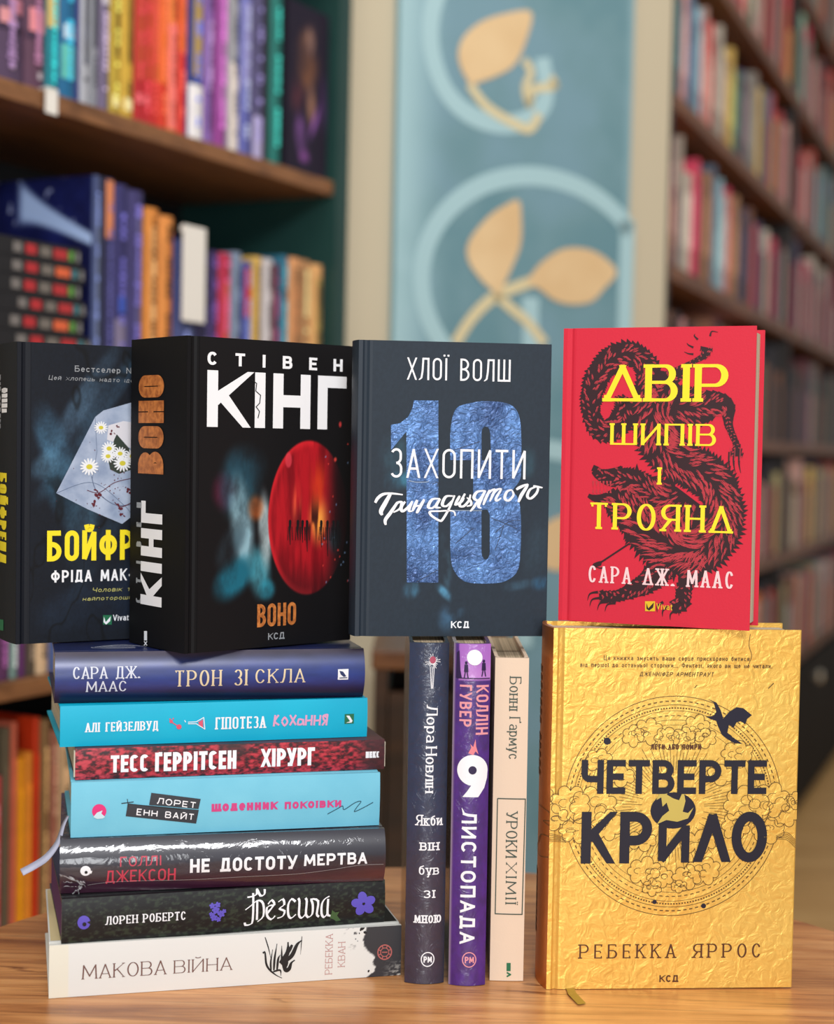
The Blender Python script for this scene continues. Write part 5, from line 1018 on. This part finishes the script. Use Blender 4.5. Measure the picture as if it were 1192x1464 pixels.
M1 = [(143, 153, .262, (66, 78, 120), [(.1, .9, .3, .7, (110, 124, 160))], 'steel blue spine with a comet on its night-blue cover,'), (153, 160, .262, (30, 34, 56), None, 'narrow ink blue'), (160, 172, .262, (44, 44, 84), [(.72, .99, .05, .95, (206, 128, 84)), (0, .2, .1, .9, (110, 100, 130))], 'navy spine with an orange top'),
 (172, 192, .258, (50, 48, 100), [(.1, .35, .1, .9, (120, 112, 140)), (.38, .46, .3, .8, (60, 90, 190))], 'starry indigo'), (192, 214, .255, (58, 54, 104), [(.3, .9, .4, .6, (104, 100, 150))], 'paler indigo'),
 (216, 236, .238, (206, 132, 60), [(.15, .9, .35, .65, (236, 190, 130))], 'amber'), (237, 257, .232, (212, 138, 70), [(.2, .9, .6, .8, (176, 96, 48))], 'tawny orange'),
 (258, 290, .205, (70, 80, 128), None, 'grey-blue spine behind a white card'), (291, 301, .2, (40, 36, 74), None, 'deep violet'), (301, 310, .2, (34, 32, 62), [(.2, .4, .2, .8, (140, 130, 160))], 'midnight'), (310, 322, .2, (62, 44, 96), None, 'aubergine'), (322, 340, .2, (176, 44, 74), [(.2, .8, .35, .65, (206, 96, 80))], 'crimson'),
 (341, 355, .205, (122, 140, 166), [(.1, .4, .2, .8, (176, 130, 130))], 'pale steel'), (356, 370, .195, (70, 80, 150), [(.6, .95, .2, .9, (196, 50, 60))], 'blue spine with red top'), (371, 384, .205, (206, 170, 90), [(0, .2, .05, .95, (70, 106, 70))], 'straw yellow'), (385, 400, .205, (196, 192, 196), None, 'off-white'), (401, 409, .205, (96, 34, 66), None, 'maroon'), (410, 421, .215, (44, 104, 130), None, 'petrol blue'),
 (423, 438, .215, (206, 148, 100), [(.2, .9, .4, .6, (176, 110, 70))], 'apricot'), (439, 452, .215, (166, 124, 84), None, 'camel brown'), (453, 470, .212, (214, 164, 106), [(.2, .9, .35, .6, (150, 140, 70))], 'sandy spine with olive lettering')]
for a, b, h, c, bd, nm in M1:
    s0, s1 = LR.at_px(a, 400), LR.at_px(b, 400)
    ob = shelf_book(LR, s0, s1, zm, h, .25 if a == 143 else .13, c, '%s%s on the left bookcase, middle shelf' % (nm, '' if 'spine' in nm else ' book spine'), 'books on the middle left shelf', .012, bd)
    if a == 143: grid_mesh('side_cover_print', 120, 130, lambda u, v: (-.0004, .25-u, v), p_comet, PRN, ob, .248, h)
s0, s1 = LR.at_px(258, 400), LR.at_px(290, 400); e = onrun(LR, 'notice_card', 'blank white card clipped over a spine on the left middle shelf', 'card', s0, 0, None, -.002)
f = MB(); f.box(0, s1-s0, -.002, -.0005, zm+.098, zm+.224); f.box(.006, s1-s0-.006, -.0005, .008, zm+.216, zm+.224); f.build('card_sheet', TAG, e)
def p_cloudy(U, V):
    c = np.zeros(U.shape+(3,))+np.array([44, 44, 92.]); return over(c, (120, 160, 214), blob(U, V, .35, .82, .35, .12, 0, .7))
face_out(LR, 291, 400, zm, .245, .02, (44, 44, 92), 'indigo face-out book with pale blue glow, behind thin spines, left middle shelf', 'books on the middle left shelf', .165, p_cloudy)
# lower shelves
zl = ZS[2]+.0006; rg = random.Random(12)
cols = [(-70, -48, (60, 60, 80), 'slate'), (-47, -30, (150, 60, 50), 'rust'), (-29, -14, (70, 90, 80), 'moss'), (-13, 9, (84, 60, 20), 'dark ochre'), (10, 27, (84, 44, 84), 'plum violet'), (28, 39, (112, 140, 134), 'grey-green'), (40, 50, (90, 44, 96), 'grape'), (51, 64, (74, 64, 54), 'umber'), (65, 82, (206, 176, 140), 'cream'),
        (84, 110, (70, 90, 140), 'cobalt'), (111, 140, (150, 70, 70), 'brick'), (141, 170, (60, 120, 110), 'jade'), (171, 205, (190, 150, 90), 'honey'), (206, 240, (60, 60, 110), 'twilight blue'), (241, 280, (160, 60, 90), 'berry'), (281, 320, (90, 130, 160), 'sky grey'), (321, 365, (180, 120, 70), 'toffee'), (366, 415, (60, 90, 70), 'pine'), (416, 465, (120, 80, 130), 'orchid')]
for a, b, c, nm in cols: shelf_book(LR, max(LR.at_px(a, 950), .002), min(LR.at_px(b, 950), LT-.003), zl, rg.uniform(.19, .23), .14, c, '%s book spine on the left bookcase, third shelf down' % nm, 'books on the lower left shelves', .015, [(.2, .8, .3, .7, tuple(min(255, int(v*1.3)) for v in c))])
zb_ = ZS[1]+.0006
cols = [(-70, -45, .22, (60, 50, 50), 'smoky'), (-44, -24, .24, (170, 110, 60), 'copper'), (-23, -6, .25, (34, 60, 66), 'deep teal'), (-5, 16, .23, (196, 70, 76), 'coral red'), (17, 28, .285, (84, 76, 60), 'khaki'), (29, 38, .29, (176, 88, 66), 'terracotta'), (39, 49, .245, (216, 140, 20), 'saffron'), (50, 60, .25, (206, 128, 40), 'pumpkin'), (61, 70, .29, (180, 48, 14), 'vermilion'), (71, 84, .285, (124, 96, 62), 'walnut'), (85, 96, .27, (146, 92, 76), 'clay'), (97, 116, .26, (190, 160, 124), 'parchment'),
        (117, 150, .24, (60, 44, 34), 'chocolate'), (151, 190, .25, (150, 60, 60), 'garnet'), (191, 235, .24, (70, 90, 120), 'denim'), (236, 290, .25, (180, 150, 70), 'mustard'), (291, 350, .24, (80, 110, 80), 'fern'), (351, 420, .25, (110, 60, 90), 'mulberry')]
for a, b, h, c, nm in cols: shelf_book(LR, max(LR.at_px(a, 1150), .002), min(LR.at_px(b, 1150), LT-.003), zb_, h, .14, c, '%s book spine on the left bookcase, lowest visible shelf' % nm, 'books on the lower left shelves', .015, [(.15, .85, .3, .7, tuple(min(255, int(v*1.25)) for v in c))])

# --- wall with the mural, between the bookcases
PA, PB = at_depth(489, 400, 2.44)[:2], at_depth(951, 400, 2.80)[:2]
PR = Run(PA, PB); PL = PR.L
def slab(run, name, s0, s1, z0, z1, y0, y1, mt, kind='structure', parent=None, lab=None):
    e = MB(); e.box(s0, s1, y0, y1, z0, z1); o = e.build(name, mt, parent)
    if parent is None: o.location = (run.A[0], run.A[1], 0); o.rotation_euler = (0, 0, run.ang); o['kind'] = kind
    return o
slab(PR, 'wall_back', 0, PL, 0, 3.1, 0, .12, WALLM)
m0, m1 = PR.at_px(560, 300), PR.at_px(893, 300); mz0, mz1 = .32, 2.75; mw = m1-m0
mural = onrun(PR, 'mural_panel', 'tall pale blue wall panel painted with rings, stems and peach leaves', 'mural', m0, 0)
def p_mur(U, V):
    n = fbm(U, V, 3, 91, 5, 1, 5); c = np.zeros(U.shape+(3,))+np.array([104, 142, 154.]); c = over(c, (116, 152, 172), sstep(.4, .7, n)*.6); c = over(c, (90, 132, 146), sstep(.5, .3, n)*.6)
    c = over(c, (168, 204, 212), sstep(.22, .0, U)*.75*np.clip(.4+n, 0, 1)); return over(c, (160, 192, 204), sstep(.96, 1, U)*.5)
f = MB(); f.box(0, mw, -.012, -.0005, mz0, mz1); f.build('panel_board', mat('mural_board', (120, 160, 172), .6), mural)
grid_mesh('painted_ground', 90, 300, lambda u, v: (u, -.0125, mz0+v), p_mur, vcol_mat('mural_paint', .55, .4), mural, mw, mz1-mz0)
RINGM = mat('pale_ring_paint', (158, 194, 204), .5); LEAFM = mat('peach_leaf_paint', (208, 178, 134), .5, noise=(9, (218, 192, 150))); STEMM = mat('sand_stem_paint', (206, 196, 158), .5)
def mpt(x, y):   # photo pixel -> panel coordinates, evaluated once to find the design's real size
    s = PR.at_px(x, y); p = PR.A+PR.d*s; r = ray(x, y); k = p[1]/r[1]; return s-m0, CAMZ+r[2]*k
def mural_piece(name, ink_, off, mt, dz=0): 
    v = [(u, -.0125-off, z+dz) for u, z in ink_.v]; return mesh_obj(name, v, ink_.f, mt, mural)
cu, cz_ = mpt(768, 412); lu, _z = mpt(596, 400); _, tz_ = mpt(768, 254); rr = cu-lu; rz = tz_-cz_; rw_ = mpt(614, 400)[0]-mpt(590, 400)[0]
per = mpt(768, 412-392)[1]-cz_
def motif(dz, kind):
    i = Ink()
    if kind == 2:
        a = [t for t in range(0, 361, 4)]; P = [(cu+rr*math.cos(math.radians(t)), cz_+rz*math.sin(math.radians(t))) for t in range(-60, 236, 4)]; P = [(min(x, mw-.004), y) for x, y in P]
        i.stroke(P, rw_); i.stroke([mpt(752, 426), mpt(752, 540)], rw_*1.05); mural_piece('ring_paint', i, .0006, RINGM, dz)
        i = Ink(); i.stroke(spl([mpt(*p) for p in ((644, 492), (668, 455), (700, 425), (740, 408), (765, 400))], 6), rw_*.6); i.stroke(spl([mpt(*p) for p in ((700, 420), (720, 438), (748, 462), (772, 492))], 6), rw_*.55); mural_piece('stem_paint', i, .0012, STEMM, dz)
        i = Ink(); i.poly([mpt(*p) for p in spl([(706, 424), (680, 400), (662, 372), (664, 345), (690, 312), (716, 294), (734, 288), (738, 310), (737, 350), (724, 385), (706, 424)], 5)[:-1]])
        i.poly([mpt(*p) for p in spl([(745, 404), (765, 378), (795, 358), (825, 356), (852, 366), (874, 390), (855, 415), (838, 432), (810, 436), (785, 430), (765, 415), (745, 404)], 5)[:-1]]); mural_piece('leaf_paint', i, .0018, LEAFM, dz)
    else:
        P = [mpt(*p) for p in spl([(650, -60), (624, -20), (610, 30), (612, 80), (630, 130), (660, 162), (700, 178), (740, 176), (768, 155), (774, 125), (768, 85)], 6)]; i.stroke(P, rw_); mural_piece('ring_paint', i, .0006, RINGM, dz)
        i = Ink(); i.stroke(spl([mpt(*p) for p in ((664, 122), (690, 155), (735, 182), (752, 185), (764, 165))], 6), rw_*.5); i.stroke(spl([mpt(*p) for p in ((742, 88), (752, 105), (744, 128), (750, 150), (755, 130), (785, 125), (780, 112))], 5), rw_*.45); mural_piece('stem_paint', i, .0012, STEMM, dz)
        i = Ink(); i.poly([mpt(*p) for p in spl([(665, 124), (652, 100), (648, 78), (656, 55), (680, 34), (715, 22), (752, 20), (745, 60), (728, 95), (700, 112), (665, 124)], 5)[:-1]]); mural_piece('leaf_paint', i, .0018, LEAFM, dz)
motif(0, 2); motif(0, 1); motif(-per, 2)
# --- dark wooden cabinet in front of the mural (seen between the pile and the upright spines)
p0 = at_depth(534, 1000, 2.0); p1 = at_depth(735, 1000, 2.0)
DWOOD = wood_mat('dark_walnut', (48, 30, 18), (66, 42, 24), (26, 16, 10), .35, (0, 1.57, 0), 1.5)
ww = p1[0]-p0[0]; htop = at_depth(560, 930, 2.0)[2]; e = empty('wooden_cabinet', (p0[0], 2.0, 0)); tag(e, 'narrow dark walnut cabinet behind the table, seen beside the pile', 'cabinet')
f = MB(); f.box(-.004, ww+.004, -.004, .26, htop-.025, htop); bevel(f.build('cabinet_top', wood_mat('brown_top_wood', (98, 60, 30), (112, 72, 38), (70, 44, 24), .4, (0, 0, 0), 1.5), e), .002)
f = MB(); f.box(0, .018, 0, .255, 0, htop-.0255); f.build('side_panel', DWOOD, e); f = MB(); f.box(ww-.018, ww, 0, .255, 0, htop-.0255); f.build('side_panel', DWOOD, e); f = MB(); f.box(.0185, ww-.0185, .235, .25, 0, htop-.026); f.build('back_panel', DWOOD, e)
for k in range(2):
    f = MB(); z0 = .04+k*(htop-.09)/2; z1 = z0+(htop-.1)/2; f.box(.02, ww-.02, .001, .02, z0, z1); dr = f.build('door', DWOOD, e); f = MB(); f.box(ww/2-.02, ww/2+.02, -.014, 0, (z0+z1)/2, (z0+z1)/2+.008); f.build('handle', IRON, dr)

# --- right bookcase
RA, RB = at_depth(953, 400, 2.98)[:2], at_depth(1192, 400, 5.3)[:2]
RR = Run(RA, RB); SL = RR.at_px(1235, 400)
RZ = [.18, .512, .845, 1.16, 1.488, 1.816, 2.144, 2.47]
SH2 = wood_mat('shelf_oak_brown', (118, 70, 32), (138, 86, 42), (80, 46, 20), .5, (0, 0, 0), 2.0)
rc = onrun(RR, 'bookcase', 'long tall bookcase with brown shelf edges, right of the mural', 'bookcase', 0, 0)
f = MB(); f.box(0, SL, .27, .285, 0, 2.8); f.build('back_panel', BACKP, rc)
for x0 in (-.03, SL): f = MB(); f.box(x0, x0+.03, -.004, .285, 0, 2.8); f.build('side_panel', mat('dark_side_lacquer', (34, 30, 30), .5), rc)
divs = [RR.at_px(1131, 400)]; 
for s_ in divs: f = MB(); f.box(s_-.012, s_+.012, .0, .268, 0, 2.8); f.build('divider_panel', mat('dark_divider_lacquer', (30, 24, 22), .5), rc)
for z in RZ:
    ed = [0]+divs+[SL]
    for a, b in zip(ed[:-1], ed[1:]): f = MB(); f.box(a+.0125*(a > 0), b-.0125*(b < SL), -.003, .268, z-.03, z); f.build('shelf_board', SH2, rc)
for k in range(4):
    a = SL*k/4; b = SL*(k+1)/4; f = MB(); f.box(a+.004, b-.004, -.02, -.004, .04, RZ[1]-.035); o = f.build('drawer', mat('black_drawer_lacquer', (9, 9, 9), .7, .15), rc)
    f = MB(); f.lathe([(.004, 0), (.006, .006), (.018, .014), (.02, .02), (.016, .027), (.004, .03)], 20); kb = f.build('knob', mat('pale_steel_knob', (226, 216, 196), .25, metal=.6), o); kb.rotation_euler = (math.pi/2, 0, 0); kb.location = ((a+b)/2, -.02, RZ[1]-.1)
NAMED = [((44, 104, 112), 'teal'), ((206, 150, 150), 'dusty pink'), ((88, 110, 134), 'slate blue'), ((206, 74, 78), 'coral'), ((214, 170, 160), 'blush'), ((150, 140, 130), 'taupe'), ((196, 188, 176), 'ivory'), ((214, 180, 96), 'butter yellow'), ((70, 120, 96), 'green'), ((70, 66, 96), 'indigo'), ((120, 122, 122), 'grey'), ((176, 66, 52), 'brick red'), ((120, 80, 60), 'brown'), ((196, 60, 90), 'crimson'), ((140, 176, 190), 'pale blue'), ((164, 124, 92), 'tan'), ((96, 44, 56), 'wine'), ((150, 190, 168), 'mint'), ((38, 36, 44), 'black'), ((226, 120, 50), 'orange'), ((180, 170, 120), 'olive'), ((120, 96, 140), 'violet')]
order = {6: [3, 4, 12, 8, 17, 7, 16, 3, 1, 10, 15, 19, 16, 4, 13, 10], 5: [0, 0, 1, 1, 2, 2, 14, 3, 4, 3, 5, 5, 6, 15, 7, 7, 8, 9, 16, 10, 10, 2, 11, 11, 3, 12], 4: [1, 15, 9, 5, 6, 13, 13, 18, 15, 12, 2, 14, 14, 4, 13, 15, 15, 18, 9, 9, 18, 12, 18, 6, 16], 3: [18, 12, 9, 18, 1, 16, 18, 18, 12, 10, 18, 12, 16, 8, 8, 12, 18, 9], 2: [15, 4, 7, 6, 11, 18, 16, 9, 12, 20, 20, 18], 1: [4, 11, 16, 18, 12, 19, 13, 12, 10, 14, 10, 20], 7: [12, 10, 16, 19, 5, 3, 15, 8]}
SHN = {7: 'highest visible shelf', 6: 'second visible shelf', 5: 'third visible shelf', 4: 'fourth visible shelf', 3: 'fifth visible shelf', 2: 'sixth visible shelf', 1: 'lowest visible shelf'}
rg = random.Random(5); ordn = ['first', 'second', 'third', 'fourth', 'fifth', 'sixth', 'seventh', 'eighth', 'ninth', 'tenth', 'eleventh', 'twelfth', 'thirteenth', 'fourteenth', 'fifteenth', 'sixteenth', 'seventeenth', 'eighteenth', 'nineteenth', 'twentieth']
for lv in (7, 6, 5, 4, 3, 2, 1):
    s = .004; k = 0; cnt = {}; prev = 'mural wall'; row = []
    while s < SL-.05:
        near = s < .9; t = rg.uniform(.026, .042) if near else rg.uniform(.04, .07)
        if k % 9 == 5: t *= 1.3
        for dv in divs:
            if s < dv+.013 and s+t > dv-.013: s = dv+.0135
        seq = order[lv]; ci = seq[int(k*.8) % len(seq)] if near else seq[(k*5+lv) % len(seq)]
        row.append((s, s+t, ci)); s += t; k += 1
    vis = []
    for (a, b, ci) in row:
        h = rg.uniform(.19, .27) if rg.random() < .85 else .16; p = RR.A+RR.d*((a+b)/2); x, y = project((p[0], p[1], RZ[lv]+h/2)); xt, yt = project((p[0], p[1], RZ[lv])); xh, yh = project((p[0], p[1], RZ[lv]+h))
        if x < 940 or x > 1205 or yt < -10 or (yh > 480 and x < 1080) : continue
        vis.append((a, b, ci, h))
    for j, (a, b, ci, h) in enumerate(vis):
        col, nm = NAMED[ci]; cnt[nm] = cnt.get(nm, 0)+1; nb = NAMED[vis[j+1][2]][1] if j+1 < len(vis) else 'frame edge'
        lab = '%s %s spine from the mural on the %s of the right bookcase' % (ordn[cnt[nm]-1], nm, SHN[lv])
        v = rg.uniform(.85, 1.1); cc = tuple(min(255, x_*v) for x_ in col)
        shelf_book(RR, a, b, RZ[lv]+.0006, h, .17, cc, lab, 'books on the right bookcase', .012, [(.25, .8, .3, .7, tuple(min(255, int(x_*1.35)+14) for x_ in cc))] if a < .9 else None, parts=a < .9)
# --- walls behind the bookcases
def wall_seg(name, P, Q, mt):
    P = np.array(P); Q = np.array(Q); L_ = np.hypot(*(Q-P)); o = MB(); o.box(0, L_, 0, .1, 0, 3.1); ob = o.build(name, mt); ob.location = (P[0], P[1], 0); ob.rotation_euler = (0, 0, math.atan2(*(Q-P)[::-1])); ob['kind'] = 'structure'; return ob
wall_seg('wall_left', LR.A-LR.d*.6+LR.n*(DEP+.03), LR.A+LR.d*(LT+.05)+LR.n*(DEP+.03), WALLM)
wall_seg('wall_right', RR.A-RR.d*.02+RR.n*.31, RR.A+RR.d*(SL+1.2)+RR.n*.31, WALLM)
